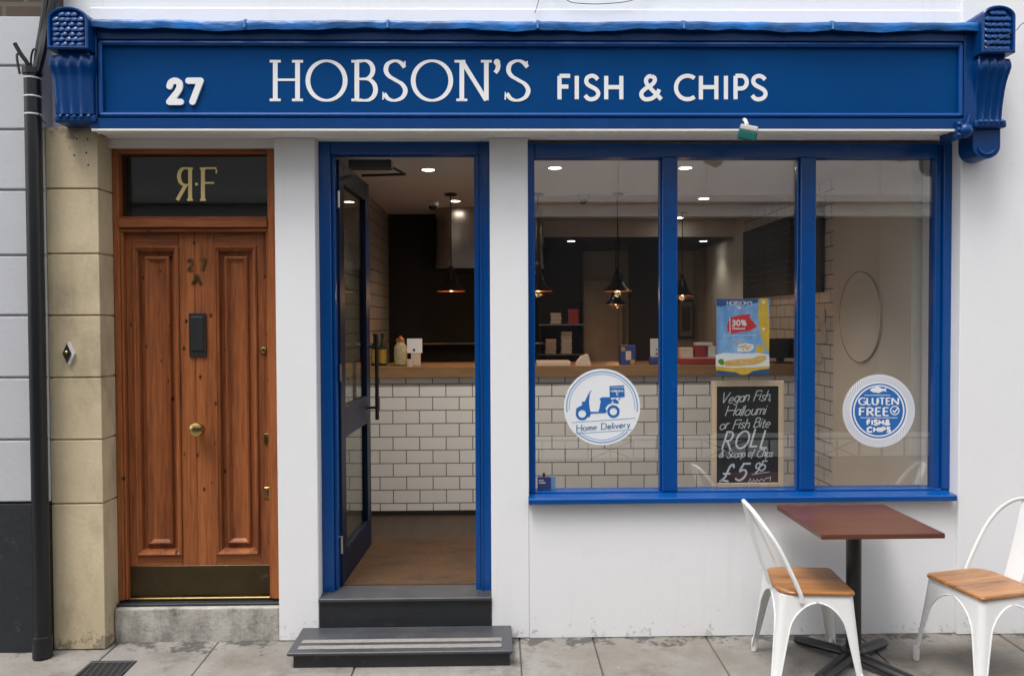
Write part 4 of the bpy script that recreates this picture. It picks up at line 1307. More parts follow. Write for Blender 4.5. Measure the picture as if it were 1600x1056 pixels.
# kitchen things on the far shelf, dim behind the left pane
sx_, sy_ = at(880, 520, 4.95).x, 4.85
sz_ = at(880, 552, sy_).z
shf = thing('storage_shelf', 'dim steel shelf of two tiers against the black wall behind the left pane', 'shelf', (sx_, sy_, sz_))
for dz in (0, .34):
    mb = MB(); mb.box(sx_ - .3, sx_ + .22, sy_ - .15, sy_ + .14, sz_ + dz - .02, sz_ + dz, .003); mb.build('shelf_board', 'steel', shf)
for dx in (-.29, .20):
    mb = MB(); mb.box(sx_ + dx, sx_ + dx + .02, sy_ - .14, sy_ + .13, FLR, sz_ + .6, .002); mb.build('upright', 'iron', shf)
for i_, (dx, dz, n_, m_, lab) in enumerate(((-.16, 0, 4, 'kraft', 'short stack of buff food boxes on the lower far shelf, left'), (.02, 0, 6, 'plastic', 'tall stack of white food boxes on the lower far shelf'), (-.10, .34, 3, 'kraft', 'stack of buff food boxes on the upper far shelf'), (.10, .34, 4, 'red', 'stack of dark red food boxes on the upper far shelf'))):
    mb = MB()
    for k in range(n_): mb.box(sx_ + dx - .06 + .004 * (k % 2), sx_ + dx + .06 + .004 * (k % 2), sy_ - .09, sy_ + .06, sz_ + dz + .001 + k * .042, sz_ + dz + .040 + k * .042, .003)
    tag(mb.build('box_stack', m_), lab, 'boxes', 'food box stacks on the far shelf')
# downlights
def downlight(px, py, lab, z=None, rr=.042, power=6):
    z = CEIL if z is None else z
    lo, hi = 0.3, 7.5
    for _ in range(50):
        m_ = (lo + hi) / 2
        if at(px, py, m_).z < z: lo = m_
        else: hi = m_
    p = at(px, py, m_)
    t_ = thing('downlight', lab, 'ceiling light', (p.x, p.y, z), 'round recessed ceiling spotlights')
    mb = MB(); mb.lathe([(rr * 1.35, 0), (rr * 1.3, -.004), (rr, -.004), (rr, 0)], (p.x, p.y, z - .0005), n=22, cap=False); mb.build('bezel', 'plastic', t_)
    mb = MB(); mb.lathe([(rr, 0), (rr * .5, -.0005)], (p.x, p.y, z - .003), n=22); mb.build('lens', 'led', t_)
    ld = bpy.data.lights.new('downlight_beam', 'SPOT'); ld.energy = power; ld.color = (1, .90, .78); ld.spot_size = R(110); ld.spot_blend = .8; ld.shadow_soft_size = .04
    o = bpy.data.objects.new('downlight_beam', ld); COL.objects.link(o); o.parent = t_; o.location = (0, 0, -.012)
    return p
downlight(669, 265, 'round ceiling spotlight nearest the top of the open doorway', power=32)
downlight(711, 314, 'round ceiling spotlight beside the pendant rose, seen through the doorway')
downlight(867, 262, 'round ceiling spotlight high in the left pane', power=32)
downlight(862, 345, 'round ceiling spotlight low in the left pane, glowing on the bulkhead')
downlight(1071, 262, 'round ceiling spotlight at the top left of the middle pane', power=32)
downlight(1100, 310, 'round ceiling spotlight in the upper middle of the middle pane')
downlight(1061, 340, 'round ceiling spotlight close against the first mullion')
downlight(892.5, 376.5, 'small spotlight under the black bulkhead in the left pane', 2.58, .04, 5)
downlight(1099, 376.5, 'small spotlight under the black bulkhead in the middle pane', 2.58, .04, 3)
def dome_cam(px, py, lab):
    lo, hi = .3, 7
    for _ in range(50):
        m_ = (lo + hi) / 2
        if at(px, py - 8, m_).z < CEIL: lo = m_
        else: hi = m_
    p = at(px, py, m_)
    t_ = thing('dome_camera', lab, 'camera', (p.x, p.y, CEIL), 'dome cameras on the ceiling')
    mb = MB(); mb.lathe([(.05, -.001), (.052, -.03), (.048, -.045)], (p.x, p.y, CEIL), n=20); mb.build('housing', 'plastic', t_)
    mb = MB(); mb.sphere((p.x, p.y, CEIL - .046), .036, .036, .034, 16, 10); mb.build('dome', 'lampblack', t_)
dome_cam(676, 322, 'white dome camera on the ceiling, seen through the open doorway')
dome_cam(912, 312, 'white dome camera on the ceiling behind the left pane')

# right hand wall: menu board, picture, notices, round mirror
mby0, mby1 = 1.62, 3.5
mt, mbz = 2.58, 1.93
menu = thing('menu_board', 'long black menu board high on the right wall with faint white lines of writing', 'menu board', (XR, 2.5, mbz))
mb = MB(); mb.box(XR - .03, XR, mby0, mby1, mbz, mt, .004); mb.build('board', 'slateboard', menu)
mb = MB()
rng = random.Random(4)
for col_ in range(4):
    ya = mby0 + .08 + col_ * .46
    for r_ in range(9):
        z = mt - .08 - r_ * .058
        L_ = rng.uniform(.12, .26)
        mb.box(XR - .0325, XR - .0305, ya, ya + L_, z - .005, z + .005)
        mb.box(XR - .0325, XR - .0305, ya + .32, ya + .37, z - .005, z + .005)
mb.build('writing', 'faint', menu)
x0 = at(1060, 498, 5.58).x
pic = thing('wall_picture', 'brown framed dark picture on the beige back wall, left of the poster', 'picture', (2.28, 5.58, 1.5))
px0, px1, pz0_, pz1_ = rect(1058, 468, 1086, 529, 5.56)
mb = MB()
mb.box(px0, px1, 5.55, 5.598, pz0_, pz0_ + .03); mb.box(px0, px1, 5.55, 5.598, pz1_ - .03, pz1_); mb.box(px0, px0 + .03, 5.55, 5.598, pz0_ + .0305, pz1_ - .0305); mb.box(px1 - .03, px1, 5.55, 5.598, pz0_ + .0305, pz1_ - .0305)
mb.build('frame', 'picbrown', pic)
mb = MB(); mb.box(px0 + .031, px1 - .031, 5.57, 5.598, pz0_ + .031, pz1_ - .031); mb.build('mount', 'kraft', pic)
mb = MB(); mb.box(px0 + .06, px1 - .06, 5.565, 5.5695, pz0_ + .09, pz1_ - .09); mb.build('print', 'picart', pic)
mir = thing('wall_mirror', 'large round gold rimmed disc on the beige right wall behind the right pane', 'mirror', (XR, 1.02, 1.73))
mb = MB(); mb.lathe([(.30, 0), (.30, .012)], (XR - .013, 1.02, 1.74), (1, 0, 0), 48); mb.build('disc', 'beige', mir)
mb = MB(); mb.tube([(XR - .014, 1.02 + .305 * math.cos(R(a)), 1.74 + .305 * math.sin(R(a))) for a in range(0, 360, 8)], .002, 8, closed=True); mb.build('rim', 'brass', mir)
for i, (ya, za, w_, h_, lab) in enumerate(((1.60, 1.70, .10, .10, 'small white notice on the tiled right wall, uppermost of three'), (1.58, 1.55, .08, .12, 'white notice with dark lines on the tiled right wall, between two others'), (1.66, 1.40, .14, .09, 'pale notice on the tiled right wall, lowest of three'))):
    mb = MB(); mb.box(XR - .008, XR + .003, ya, ya + w_, za, za + h_, .002)
    for k in range(3): mb.box(XR - .0095, XR - .0075, ya + .01, ya + w_ - .01, za + h_ * (.2 + .26 * k), za + h_ * (.2 + .26 * k) + .003)
    tag(mb.build('wall_notice', 'plastic'), lab, 'notice', 'notices on the tiled side wall')

# ================================================================== THINGS STUCK IN THE WINDOW
GY = WY + .0515          # inner face of the glass
def disc_poly(mb, cu, cv, r, y, th, n=64, r_in=0, a0=0, a1=360):
    p = at(cu, cv, y); s = sc_at(y)
    R_ = r / s
    if r_in:
        ri = r_in / s
        pts = [(p.x + (R_ + ri) / 2 * math.cos(R(a0 + (a1 - a0) * k / n)), p.z + (R_ + ri) / 2 * math.sin(R(a0 + (a1 - a0) * k / n))) for k in range(n + (0 if a1 - a0 == 360 else 1))]
        mb.ribbon(pts, [R_ - ri] * len(pts), y, th, closed=(a1 - a0 == 360))
    else:
        mb.prism([(p.x + R_ * math.cos(2 * math.pi * k / n), p.z + R_ * math.sin(2 * math.pi * k / n)) for k in range(n)], y, y + th)
def poly(mb, pts, y, th):
    mb.prism([(q.x, q.z) for q in (at(u, v, y) for u, v in pts)], y, y + th)
def line(mb, pts, wpx, y, th, rnd=False):
    s = sc_at(y)
    P = [at(u, v, y) for u, v in pts]
    mb.ribbon([(q.x, q.z) for q in P], [wpx / s] * len(P), y, th, rnd=rnd)
# -- delivery sticker
def S1(u, v): return (810 + u / 4.4, 560 + v / 4.4)
B0 = WY + .0425          # stuck on the street side of the pane
p = at(941, 636, GY)
stk = thing('delivery_sticker', 'round white window sticker with a blue delivery scooter and the words Home Delivery', 'sticker', (p.x, GY, p.z))
mb = MB(); disc_poly(mb, 940.7, 635.8, 60, B0, .0015); mb.build('disc', 'paper', stk)
mb = MB()
for (a0_, a1_) in ((-8, 188), (224, 316)):
    disc_poly(mb, 940.7, 635.8, 56.6, B0 - .0008, .0006, r_in=54.6, a0=a0_, a1=a1_)
    disc_poly(mb, 940.7, 635.8, 52.2, B0 - .0008, .0006, r_in=51.2, a0=a0_ + 3, a1=a1_ - 3)
line(mb, [S1(365, 441), S1(805, 409)], 1.0, B0 - .0008, .0006); line(mb, [S1(385, 516), S1(778, 490)], 1.0, B0 - .0008, .0006)
mb.build('ring', 'stickerpale', stk)
mb = MB(); yb = B0 - .001
poly(mb, [S1(*q) for q in [(473, 262), (484, 238), (492, 232), (489, 262), (486, 300), (490, 340), (496, 366), (551, 366), (560, 330), (566, 290), (558, 282), (562, 272), (578, 266), (628, 265), (640, 284), (668, 276), (684, 292), (692, 308), (650, 316), (622, 324), (606, 346), (604, 374), (552, 376), (498, 379), (492, 398), (482, 404), (474, 392), (466, 362), (444, 350), (420, 350), (402, 362), (393, 354), (404, 338), (428, 326), (440, 318), (434, 302), (444, 295), (455, 297)]], yb, .0006)
s4 = 1 / 4.4
disc_poly(mb, *S1(438, 380), 44 * s4, yb - .0003, .0006, n=36, r_in=27 * s4)
disc_poly(mb, *S1(653, 364), 43 * s4, yb - .0003, .0006, n=36, r_in=26 * s4)
poly(mb, [S1(*q) for q in [(626, 203), (728, 200), (731, 264), (628, 270)]], yb - .0001, .0006)
poly(mb, [S1(*q) for q in [(625, 190), (726, 184), (727, 193), (625, 199)]], yb - .0001, .0006)
line(mb, [S1(486, 242), S1(494, 228), S1(502, 222)], 1.1, yb - .0004, .0006)
line(mb, [S1(700, 268), S1(686, 290)], 1.0, yb - .0004, .0006)
mb.build('scooter_print', 'stickerblue', stk)
mb = MB()
disc_poly(mb, *S1(653, 364), 58 * s4, yb - .0006, .0004, n=20, r_in=44 * s4, a0=20, a1=165)
poly(mb, [S1(*q) for q in [(642, 300), (648, 288), (652, 300), (658, 312), (640, 314)]], yb - .0006, .0004)
word(mb, "HOBSON'S", *[S1(634, 0)[0], S1(722, 0)[0]], S1(0, 229)[1], S1(0, 218)[1], .7, yb - .0006, .0004)
disc_poly(mb, *S1(682, 243), 10 * s4, yb - .0006, .0004, n=16, r_in=6 * s4, a0=40, a1=300)
mb.build('white_print', 'paper', stk)
mb = MB(); word(mb, 'Home Delivery', S1(398, 0)[0], S1(770, 0)[0], S1(0, 499)[1], S1(0, 459)[1], 1.5, yb, .0006, gap=.2, contrast=.55, serif=.7, tilt=.075)
mb.build('lettering', 'stickergrey', stk)
# -- gluten free sticker
def S2(u, v): return (1260 + u / 4.4, 560 + v / 4.4)
p = at(1374, 641, GY)
stk = thing('gluten_free_sticker', 'round pale sticker with rope border and blue centre reading Gluten Free Fish & Chips', 'sticker', (p.x, GY, p.z))
cu, cv = S2(498, 360)
mb = MB(); disc_poly(mb, cu, cv, 57.5, B0, .0015); mb.build('disc', 'paper', stk)
mb = MB()
for k in range(84):
    a = 360 / 84 * k
    pts = []
    for f in (0, .5, 1):
        r_ = 45.5 + 10.5 * f; aa = a + 11 * f
        pts.append((cu + r_ * math.cos(R(aa)), cv + r_ * math.sin(R(aa))))
    line(mb, pts, 1.15, B0 - .0006, .0005)
mb.build('rope_border', 'rope', stk)
mb = MB()
disc_poly(mb, cu, cv, 43.4, B0 - .0008, .0006, r_in=41.2)
disc_poly(mb, cu, cv, 38.6, B0 - .0008, .0006)
mb.build('blue_disc', 'stickerblue', stk)
mb = MB(); yb = B0 - .0014
word(mb, 'GLUTEN', *[S2(356, 0)[0], S2(637, 0)[0]], S2(0, 317)[1], S2(0, 271)[1], 2.7, yb, .0006, contrast=.6, gap=.24)
word(mb, 'FREE', *[S2(360, 0)[0], S2(572, 0)[0]], S2(0, 392)[1], S2(0, 338)[1], 3.3, yb, .0006, contrast=.6, gap=.26)
word(mb, 'FISH&', *[S2(413, 0)[0], S2(580, 0)[0]], S2(0, 455)[1], S2(0, 423)[1], 2.9, yb, .0006, gap=.34)
word(mb, 'CHIPS', *[S2(413, 0)[0], S2(582, 0)[0]], S2(0, 504)[1], S2(0, 473)[1], 2.9, yb, .0006, gap=.34)
disc_poly(mb, *S2(608, 357), 33 * s4, yb, .0006, n=30, r_in=26 * s4)
line(mb, [S2(594, 356), S2(606, 370), S2(630, 338)], 2.0, yb - .0003, .0006)
line(mb, [S2(400, 252), S2(577, 252)], .9, yb, .0006); line(mb, [S2(372, 407), S2(626, 407)], .9, yb, .0006)
poly(mb, [S2(*q) for q in [(436, 216), (455, 203), (475, 198), (480, 192), (498, 194), (512, 203), (532, 210), (552, 200), (546, 215), (552, 230), (532, 222), (512, 230), (495, 239), (486, 234), (465, 234), (448, 227)]], yb, .0006)
mb.build('white_print', 'paper', stk)
# -- poster
def S3(u, v): return (1100 + u / 6.6, 440 + v / 6.6)
PYP = GY + .010
p = at(1160, 525, PYP)
pos = thing('poster', 'blue and yellow paper poster with red 30% discount splash and battered fish', 'poster', (p.x, PYP, p.z))
x0, x1, z0, z1 = rect(*S3(130, 178), *S3(672, 960), PYP)
mb = MB(); mb.box(x0, x1, PYP, PYP + .001, z0, z1); mb.build('sheet', 'pblue', pos)
y1_ = PYP - .0006
mb = MB(); poly(mb, [S3(*q) for q in [(131, 900), (320, 930), (370, 958), (430, 958), (500, 925), (671, 890), (671, 959), (131, 959)]], y1_ + .0003, .0004)
poly(mb, [S3(*q) for q in [(131, 179), (560, 179), (555, 215), (420, 250), (280, 232), (180, 260), (131, 250)]], y1_ + .0003, .0004)
mb.build('navy_print', 'pnavy', pos)
mb = MB()
poly(mb, [S3(*q) for q in [(582, 170), (655, 172), (662, 300), (674, 480), (672, 720), (645, 690), (600, 600), (570, 470), (560, 330), (565, 230)]], y1_, .0004)
disc_poly(mb, *S3(582, 695), 7.0, y1_, .0004, n=24)
poly(mb, [S3(*q) for q in [(125, 870), (300, 890), (520, 885), (676, 870), (674, 898), (520, 915), (440, 958), (390, 962), (330, 935), (125, 912)]], y1_ - .0006, .0004)
mb.build('yellow_print', 'pyellow', pos)
mb = MB(); poly(mb, [S3(*q) for q in [(236, 470), (250, 410), (280, 370), (370, 345), (480, 333), (470, 372), (500, 405), (520, 430), (550, 462), (500, 490), (470, 508), (370, 520), (280, 540), (262, 520), (232, 505), (252, 488)]], y1_, .0004)
mb.build('red_splash', 'pred', pos)
mb = MB()
poly(mb, [S3(*q) for q in [(120, 755), (200, 735), (400, 742), (560, 735), (672, 755), (676, 870), (520, 884), (300, 888), (122, 880)]], y1_ - .0002, .0004)
word(mb, "HOBSON'S", S3(236, 0)[0], S3(500, 0)[0], S3(0, 240)[1], S3(0, 203)[1], 1.1, y1_ - .0004, .0004, contrast=.6)
word(mb, '30%', S3(284, 0)[0], S3(440, 0)[0], S3(0, 452)[1], S3(0, 398)[1], 2.2, y1_ - .0005, .0004, gap=.28)
word(mb, 'Discount', S3(292, 0)[0], S3(425, 0)[0], S3(0, 492)[1], S3(0, 470)[1], .9, y1_ - .0005, .0004) if all(c in GL for c in 'Discount') else None
poly(mb, [S3(*q) for q in [(262, 375), (270, 370), (274, 534), (266, 534)]], y1_ - .0005, .0004)
poly(mb, [S3(*q) for q in [(335, 262), (370, 255), (385, 275), (368, 285), (352, 272)]], y1_ - .0005, .0004)
line(mb, [S3(200, 556), S3(540, 552)], .6, y1_ - .0005, .0004)
disc_poly(mb, *S3(614, 212), 2.4, y1_ - .0006, .0004, n=10); disc_poly(mb, *S3(614, 488), 2.2, y1_ - .0006, .0004, n=10)
poly(mb, [S3(*q) for q in [(340, 700), (360, 650), (430, 632), (510, 650), (512, 690), (470, 720), (350, 725)]], y1_ + .00005, .0004)
mb.build('white_print', 'paper', pos)
mb = MB()
poly(mb, [S3(*q) for q in [(180, 850), (230, 815), (350, 800), (500, 790), (560, 765), (630, 758), (648, 790), (610, 830), (520, 858), (380, 872), (250, 872)]], y1_ - .0005, .0004)
rng = random.Random(9)
for k in range(9):
    u_, v_ = 360 + rng.uniform(0, 130), 655 + rng.uniform(0, 45)
    line(mb, [S3(u_, v_), S3(u_ + rng.uniform(15, 45), v_ + rng.uniform(-14, 14))], 2.0, y1_ - .0005 - k * .00003, .0004)
line(mb, [S3(290, 632), S3(400, 622)], 2.0, y1_ - .0005, .0004)
mb.build('food_print', 'pfish', pos)
mb = MB()
poly(mb, [S3(*q) for q in [(140, 820), (165, 795), (200, 800), (210, 835), (190, 865), (165, 850)]], y1_ - .0008, .0004)
mb.build('salad_print', 'pgreen', pos)
# -- chalkboard standing on the inner ledge
def S4(u, v): return (1080 + u / 5.28, 580 + v / 5.28)
CB = WY + .10
p = at(1168, 764, CB)
cb = thing('chalk_board', 'pale wood framed chalkboard with white handwritten roll offer at £5.95', 'chalkboard', (p.x, CB, p.z))
x0, x1, z0, z1 = rect(1112, 595.5, 1225, 766, CB)
z0 = wb - .0015
fw = 8.3 / sc_at(CB)
mb = MB()
mb.box(x0, x0 + fw, CB, CB + .018, z0, z1, .002); mb.box(x1 - fw, x1, CB, CB + .018, z0, z1, .002)
mb.box(x0 + fw + .0003, x1 - fw - .0003, CB, CB + .018, z1 - fw, z1, .002); mb.box(x0 + fw + .0003, x1 - fw - .0003, CB, CB + .018, z0, z0 + fw * .8, .002)
mb.build('board_frame', 'framewood', cb)
mb = MB(); mb.box(x0 + fw * .9, x1 - fw * .9, CB + .008, CB + .014, z0 + fw * .7, z1 - fw * .9); mb.build('slate', 'slateboard', cb)
mb = MB(); yc = CB + .0072
k4 = dict(rnd=True)
def hand(t_, u0, u1, vb_, vt_, w_, sl=.36, gap=.13, tilt=.04): word(mb, t_, S4(u0, 0)[0], S4(u1, 0)[0] - sl * (vb_ - vt_) / 5.28, S4(0, vb_)[1], S4(0, vt_)[1], w_, yc, .0006, gap=gap, slant=sl, tilt=tilt, rnd=True, jit=.09)
hand('Vegan Fish,', 240, 690, 262, 182, 1.3, tilt=.07)
hand('Halloumi', 278, 645, 368, 290, 1.3, tilt=.05)
hand('or Fish Bite', 228, 678, 480, 405, 1.3, tilt=.06)
hand('ROLL', 248, 668, 632, 492, 2.9, sl=.3, tilt=.02, gap=.3)
hand('& Scoop of Chips', 226, 690, 712, 650, 1.25, tilt=.02)
hand('£5', 228, 500, 902, 765, 3.0, sl=.42, tilt=.02, gap=.5)
hand('95', 512, 632, 830, 752, 2.2, sl=.3, tilt=.06)
line(mb, [S4(500, 850), S4(645, 828)], 1.0, yc, .0006)
line(mb, [S4(*q) for q in [(470, 922), (488, 882), (500, 925), (515, 890), (528, 912), (545, 890), (560, 908), (580, 885), (600, 902), (620, 878), (640, 880), (655, 868), (652, 905)]], 1.1, yc, .0006)
mb.build('chalk_writing', 'chalk', cb)
# -- small card pack in the corner of the left pane
CX = GY + .02
x0, x1, z0, z1 = rect(840, 745, 861, 769, CX)
cp = thing('card_notice', 'small dark blue payment notice in the bottom left corner of the left pane', 'notice', ((x0 + x1) / 2, CX, wb))
mb = MB(); mb.box(x0, x1, CX, CX + .012, wb + .001, z1, .002); mb.build('body', 'boxblue', cp)
x2 = at(868, 757, CX).x
mb = MB(); mb.box(x1 + .0005, x2, CX, CX + .008, wb + .003, z1 + .003, .001); mb.build('side_card', 'stickerpale', cp)
mb = MB(); mb.box(x0 + .005, x0 + .034, CX - .0018, CX - .0002, z1 - .022, z1 - .015); mb.box(x0 + .006, x0 + .044, CX - .0018, CX - .0002, z1 - .036, z1 - .028); mb.build('writing', 'paper', cp)
q = at(850, 742, CX); mb = MB(); mb.box(q.x - .007, q.x + .007, CX + .002, CX + .01, z1 + .0005, z1 + .022, .002); mb.build('clip', 'iron', cp)

# ================================================================== TABLE AND CHAIRS
ty0, ty1 = -.655, -.07
tx0, tx1 = at(1283.5, 836, ty0).x, at(1477, 836, ty0).x
tcx, tcy = (tx0 + tx1) / 2, -.35
tab = thing('cafe_table', 'small square table with dark mahogany top and black pedestal foot', 'table', (tcx, tcy, gz(tcy)))
tzt = at(1380, 834, ty0).z
mb = MB(); mb.box(tx0, tx1, ty0, ty1, tzt - .024, tzt, .003, 2); mb.build('tabletop', 'table', tab)
mb = MB(); mb.tube([(tcx, tcy, gz(tcy) + .05), (tcx, tcy, tzt - .045)], .037, 20); mb.build('column', 'blackmetal', tab)
mb = MB(); mb.box(tcx - .14, tcx + .14, tcy - .14, tcy + .14, tzt - .044, tzt - .0245, .004); mb.build('top_plate', 'blackmetal', tab)
for a in (38, 128, 218, 308):
    d = Vector((math.cos(R(a)), math.sin(R(a)), 0))
    mb = MB()
    pts = []; rr = []
    for f in (0.0, .04, .12, .22, .29, .315, .322):
        q = Vector((tcx, tcy, 0)) + d * f
        pts.append((q.x, q.y, gz(q.y) + .052 - .030 * (f / .32))); rr.append(.030 if f < .3 else (.026 if f < .318 else .016))
    mb.tube(pts, rr, 12, flat=(1.15, .75))
    mb.build('foot', 'blackmetal', tab)
mb = MB(); mb.lathe([(.06, .03), (.058, .075), (.045, .085)], (tcx, tcy, gz(tcy)), n=20); mb.build('hub', 'blackmetal', tab)

def build_chair():
    """metal bistro chair, +x is its front, seat centre over the origin"""
    ch = thing('metal_chair', 'white', 'chair', (0, 0, 0))
    H = .435
    def half(z):           # half side of the body at height z
        f = 1 - z / H
        return .172 + .040 * f + .006 * f * f
    def arm(z):            # sheet width either side of the corner
        za = .402
        if z >= za: return half(z)
        f = z / za
        a = .027 + .036 * f + .010 * f ** 3
        g = max(0, (f - .70) / .30)
        return a + (half(z) - a) * (1 - math.sqrt(max(0, 1 - g * g)))
    def corner(mb, sx, sy, zs, rim=True):
        t = bmesh.new(); rows = []; e1 = []; e2 = []
        for z in zs:
            h = half(z); a = arm(z); r = min(.03, a * .9)
            pts = [(h - a, h)] if a > r else []
            k = [(h - a + (a - r) * i / 3, h) for i in range(0, 4)]
            arc = [(h - r + r * math.sin(R(b)), h - r + r * math.cos(R(b))) for b in (15, 30, 45, 60, 75)]
            k2 = [(h, h - r - (a - r) * i / 3) for i in range(0, 4)]
            pl = k + arc + k2
            rows.append([t.verts.new((sx * x_, sy * y_, z)) for x_, y_ in pl])
            e1.append((sx * pl[0][0], sy * pl[0][1], z)); e2.append((sx * pl[-1][0], sy * pl[-1][1], z))
        for A, B in zip(rows, rows[1:]):
            for i in range(len(A) - 1): t.faces.new((A[i], A[i + 1], B[i + 1], B[i]))
        bmesh.ops.recalc_face_normals(t, faces=t.faces[:])
        f0 = t.faces[:][len(t.faces) // 2]
        if f0.normal.dot(Vector((f0.calc_center_median().x, f0.calc_center_median().y, 0))) < 0: bmesh.ops.reverse_faces(t, faces=t.faces[:])
        sol = bmesh.ops.solidify(t, geom=t.faces[:], thickness=.003)
        mb.merge(t)
        if rim:
            e1 = [q for q in e1 if q[2] < .4016]; e2 = [q for q in e2 if q[2] < .4016]
            for e in (e1, e2):
                if len(e) > 1: mb.tube(e, .0042, 6)
    zs_leg = [.03 + .27 * i / 12 for i in range(13)]
    zs_top = [.30, .318, .335, .350, .363, .374, .383, .390, .3955, .3995, .4015, .402, .415, H]
    mb = MB()
    for sx in (1, -1):
        for sy in (1, -1): corner(mb, sx, sy, zs_top)
    h = half(H)
    mb.box(-h + .006, h - .006, -h + .006, h - .006, H - .004, H - .001, .0)
    # pressed lip under the wooden seat
    mb.build('seat_frame', 'chairw', ch, smooth=40)
    for sx in (1, -1):
        for sy in (1, -1):
            mb = MB(); corner(mb, sx, sy, zs_leg)
            # pressed flute down the corner
            hb = half(.30) - .006; hl = half(.06) - .006
            lg = mb.build('leg', 'chairw', ch, smooth=40)
            h0 = half(.02) - .0175
            mb = MB(); mb.lathe([(.013, 0), (.0155, .005), (.0165, .045), (.014, .062), (.008, .075)], (sx * h0, sy * h0, 0), n=14)
            mb.build('foot', 'chairw', lg)
    # wooden seat, rounded, a little dished at the back
    t = bmesh.new()
    out = []
    hs_ = .178
    cr = [(hs_ - .018, .03), (hs_ - .018, .03)]
    def rsq(h_, rf, rb, n=7):
        pts = []
        for (cx_, cy_, r_, a0_) in ((h_ - rf, h_ - rf, rf, 0), (-h_ + rb, h_ - rb, rb, 90), (-h_ + rb, -h_ + rb, rb, 180), (h_ - rf, -h_ + rf, rf, 270)):
            for i in range(n + 1): pts.append((cx_ + r_ * math.cos(R(a0_ + 90 * i / n)), cy_ + r_ * math.sin(R(a0_ + 90 * i / n))))
        return pts
    rings = []
    for (i_, z) in ((.006, H), (.0, H + .004), (.0, H + .014), (.004, H + .019), (.012, H + .021), (.07, H + .019)):
        rings.append([t.verts.new((x_, y_, z)) for x_, y_ in rsq(hs_ - i_, max(.012, .028 - i_ * .3), max(.02, .085 - i_ * .5))])
    for A, B in zip(rings, rings[1:]):
        for i in range(len(A)): t.faces.new((A[i], A[(i + 1) % len(A)], B[(i + 1) % len(A)], B[i]))
    t.faces.new(rings[-1]); t.faces.new(rings[0][::-1])
    bmesh.ops.recalc_face_normals(t, faces=t.faces[:])
    mb = MB(); mb.merge(t); mb.build('seat', 'seat', ch, smooth=40)
    # back hoop
    base = [(-.075, .181, .405), (-.085, .182, .45), (-.130, .178, .55), (-.190, .168, .67), (-.245, .145, .755), (-.282, .100, .81), (-.300, .05, .832), (-.305, 0, .836)]
    path = base + [(a, -b, c_) for a, b, c_ in base[-2::-1]]
    mb = MB(); mb.tube(Cv(*path, n=5), .0105, 12, flat=(1, .8)); mb.build('back_hoop', 'chairw', ch)
    t = bmesh.new(); rows = []
    for i in range(9):
        f = i / 8
        x_ = -.170 - .132 * f - .006 * math.sin(f * 3.14); z = H - .02 + (.832 - H + .02) * f
        wd = .046 + .018 * f
        rows.append([t.verts.new((x_ + .006 * (1 - (j / 3 - 1) ** 2) - .006, wd * (j / 3 - 1), z)) for j in range(7)])
    for A, B in zip(rows, rows[1:]):
        for j in range(6): t.faces.new((A[j], A[j + 1], B[j + 1], B[j]))
    bmesh.ops.recalc_face_normals(t, faces=t.faces[:])
    bmesh.ops.solidify(t, geom=t.faces[:], thickness=.004)
    mb = MB(); mb.merge(t); mb.build('back_splat', 'chairw', ch, smooth=40)
    return ch
ch1 = build_chair()
def place(o, x, y, rz, lab):
    o.location = (x, y, gz(y))
    o.rotation_euler = (Matrix.Rotation(math.atan(SLOPE), 4, 'X') @ Matrix.Rotation(R(rz), 4, 'Z')).to_euler()
    o['label'] = lab; o['group'] = 'white metal chairs at the pavement table'
ch2 = copy_tree(ch1)
place(ch1, 1.53, -.40, -4, 'white metal chair with wooden seat left of the table, seen side on, fully in view')
place(ch2, 2.375, -.46, 194, 'white metal chair with wooden seat right of the table, cut by the photo edge')

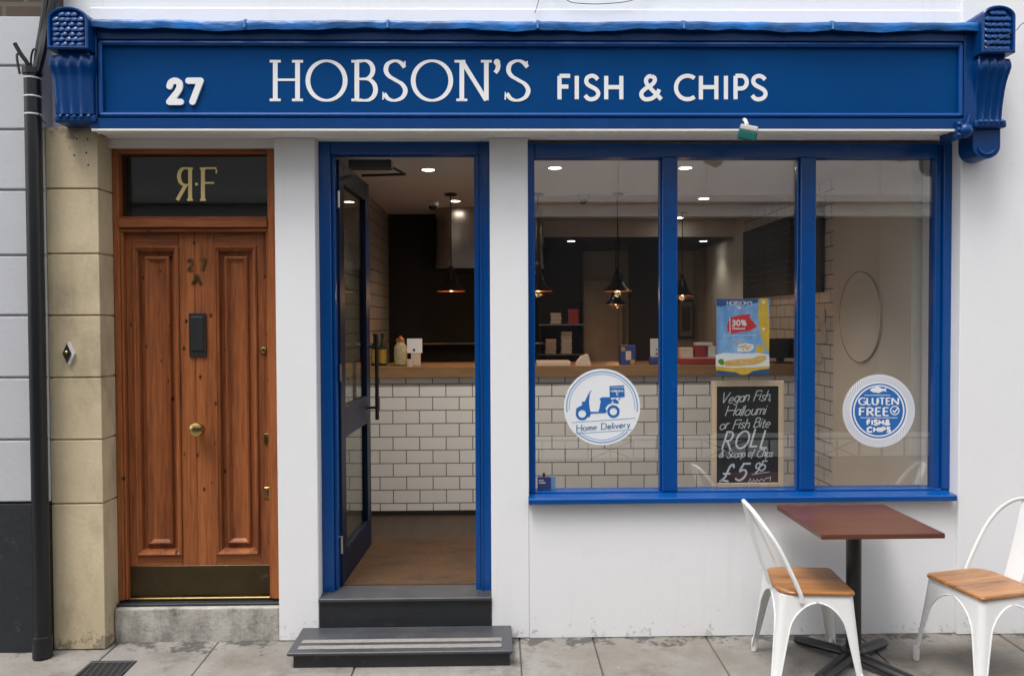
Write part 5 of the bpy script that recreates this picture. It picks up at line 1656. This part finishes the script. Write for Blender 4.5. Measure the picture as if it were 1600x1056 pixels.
# ================================================================== DRAIN COVER
gc = Vector((at(166, 1046, -.30).x, -.315, 0))
gr = thing('drain_cover', 'small cast iron drain grating set in the pavement near the stone pier', 'drain cover', (gc.x, gc.y, gz(gc.y)))
mb = MB()
w2, d2 = .115, .10
z0 = gz(gc.y)
for (a, b, c_, d_) in ((-w2, w2, -d2, -d2 + .018), (-w2, w2, d2 - .018, d2), (-w2, -w2 + .018, -d2 + .0185, d2 - .0185), (w2 - .018, w2, -d2 + .0185, d2 - .0185)):
    mb.box(gc.x + a, gc.x + b, gc.y + c_, gc.y + d_, z0 - .02, z0 + .006, .002)
mb.build('grate_frame', 'grate', gr)
for k in range(6):
    u = -w2 + .034 + k * .0325
    mb = MB(); mb.xform_box(Matrix.Translation((gc.x + u, gc.y, z0 - .002)) @ Matrix.Rotation(R(8), 4, 'Z'), .013, 2 * d2 - .04, .012, .002); mb.build('bar', 'grate', gr)
mb = MB(); mb.box(gc.x - w2 + .019, gc.x + w2 - .019, gc.y - d2 + .019, gc.y + d2 - .019, z0 - .0, z0 + .001); mb.build('pit', 'void', gr)

# ================================================================== ACROSS THE STREET (seen only as reflections in the glass)
OY = -6.4
op = thing('opposite_building', 'pale building across the street with panelled upper wall, reflected in the shop glass', 'building', (0, OY, 0))
mb = MB(); mb.box(-11, 11, OY - .5, OY, 3.42, 7.6); mb.box(-11, 11, OY - .5, OY + .02, -.18, .14); mb.build('wall', 'opp', op)
mb = MB()
for k in range(-8, 9):
    x = .55 + k * 1.2
    mb.box(x - .06, x + .06, OY + .001, OY + .05, 3.44, 7.6, .006)
mb.build('pilaster', 'opp', op)
mb = MB(); mb.box(-11, 11, OY - .4, OY + .22, 3.30, 3.41, .01); mb.box(-11, 11, OY - .4, OY + .10, 3.12, 3.295, .01); mb.build('cornice', 'opp', op)
mb = MB(); mb.box(-11, 11, OY - .5, OY - .1, .142, 3.118); mb.build('shopfront', 'oppdark', op)
mb = MB()
for k in range(-8, 9):
    mb.box(.55 + k * 1.2 - .05, .55 + k * 1.2 + .05, OY - .099, OY, .143, 3.117, .006)
mb.build('post', 'oppdark', op)

rl = thing('street_railing', 'low black iron railing with crossed bracing across the street, mirrored in the glass', 'railing', (0, OY + .5, -.18))
mb = MB()
for z in (-.10, .15): mb.box(-8, 8, OY + .48, OY + .51, z - .012, z + .012, .003)
mb.build('rail', 'iron', rl)
for k in range(-26, 27):
    mb = MB(); mb.box(k * .3 - .009, k * .3 + .009, OY + .485, OY + .505, -.18, .137); mb.build('bar', 'iron', rl)
for k in range(-5, 6):
    for sg in (1, -1):
        mb = MB(); mb.tube([(k * 1.5 - .28, OY + .52, .02 - .12 * sg), (k * 1.5 + .28, OY + .52, .02 + .12 * sg)], .010, 6); mb.build('brace', 'iron', rl)
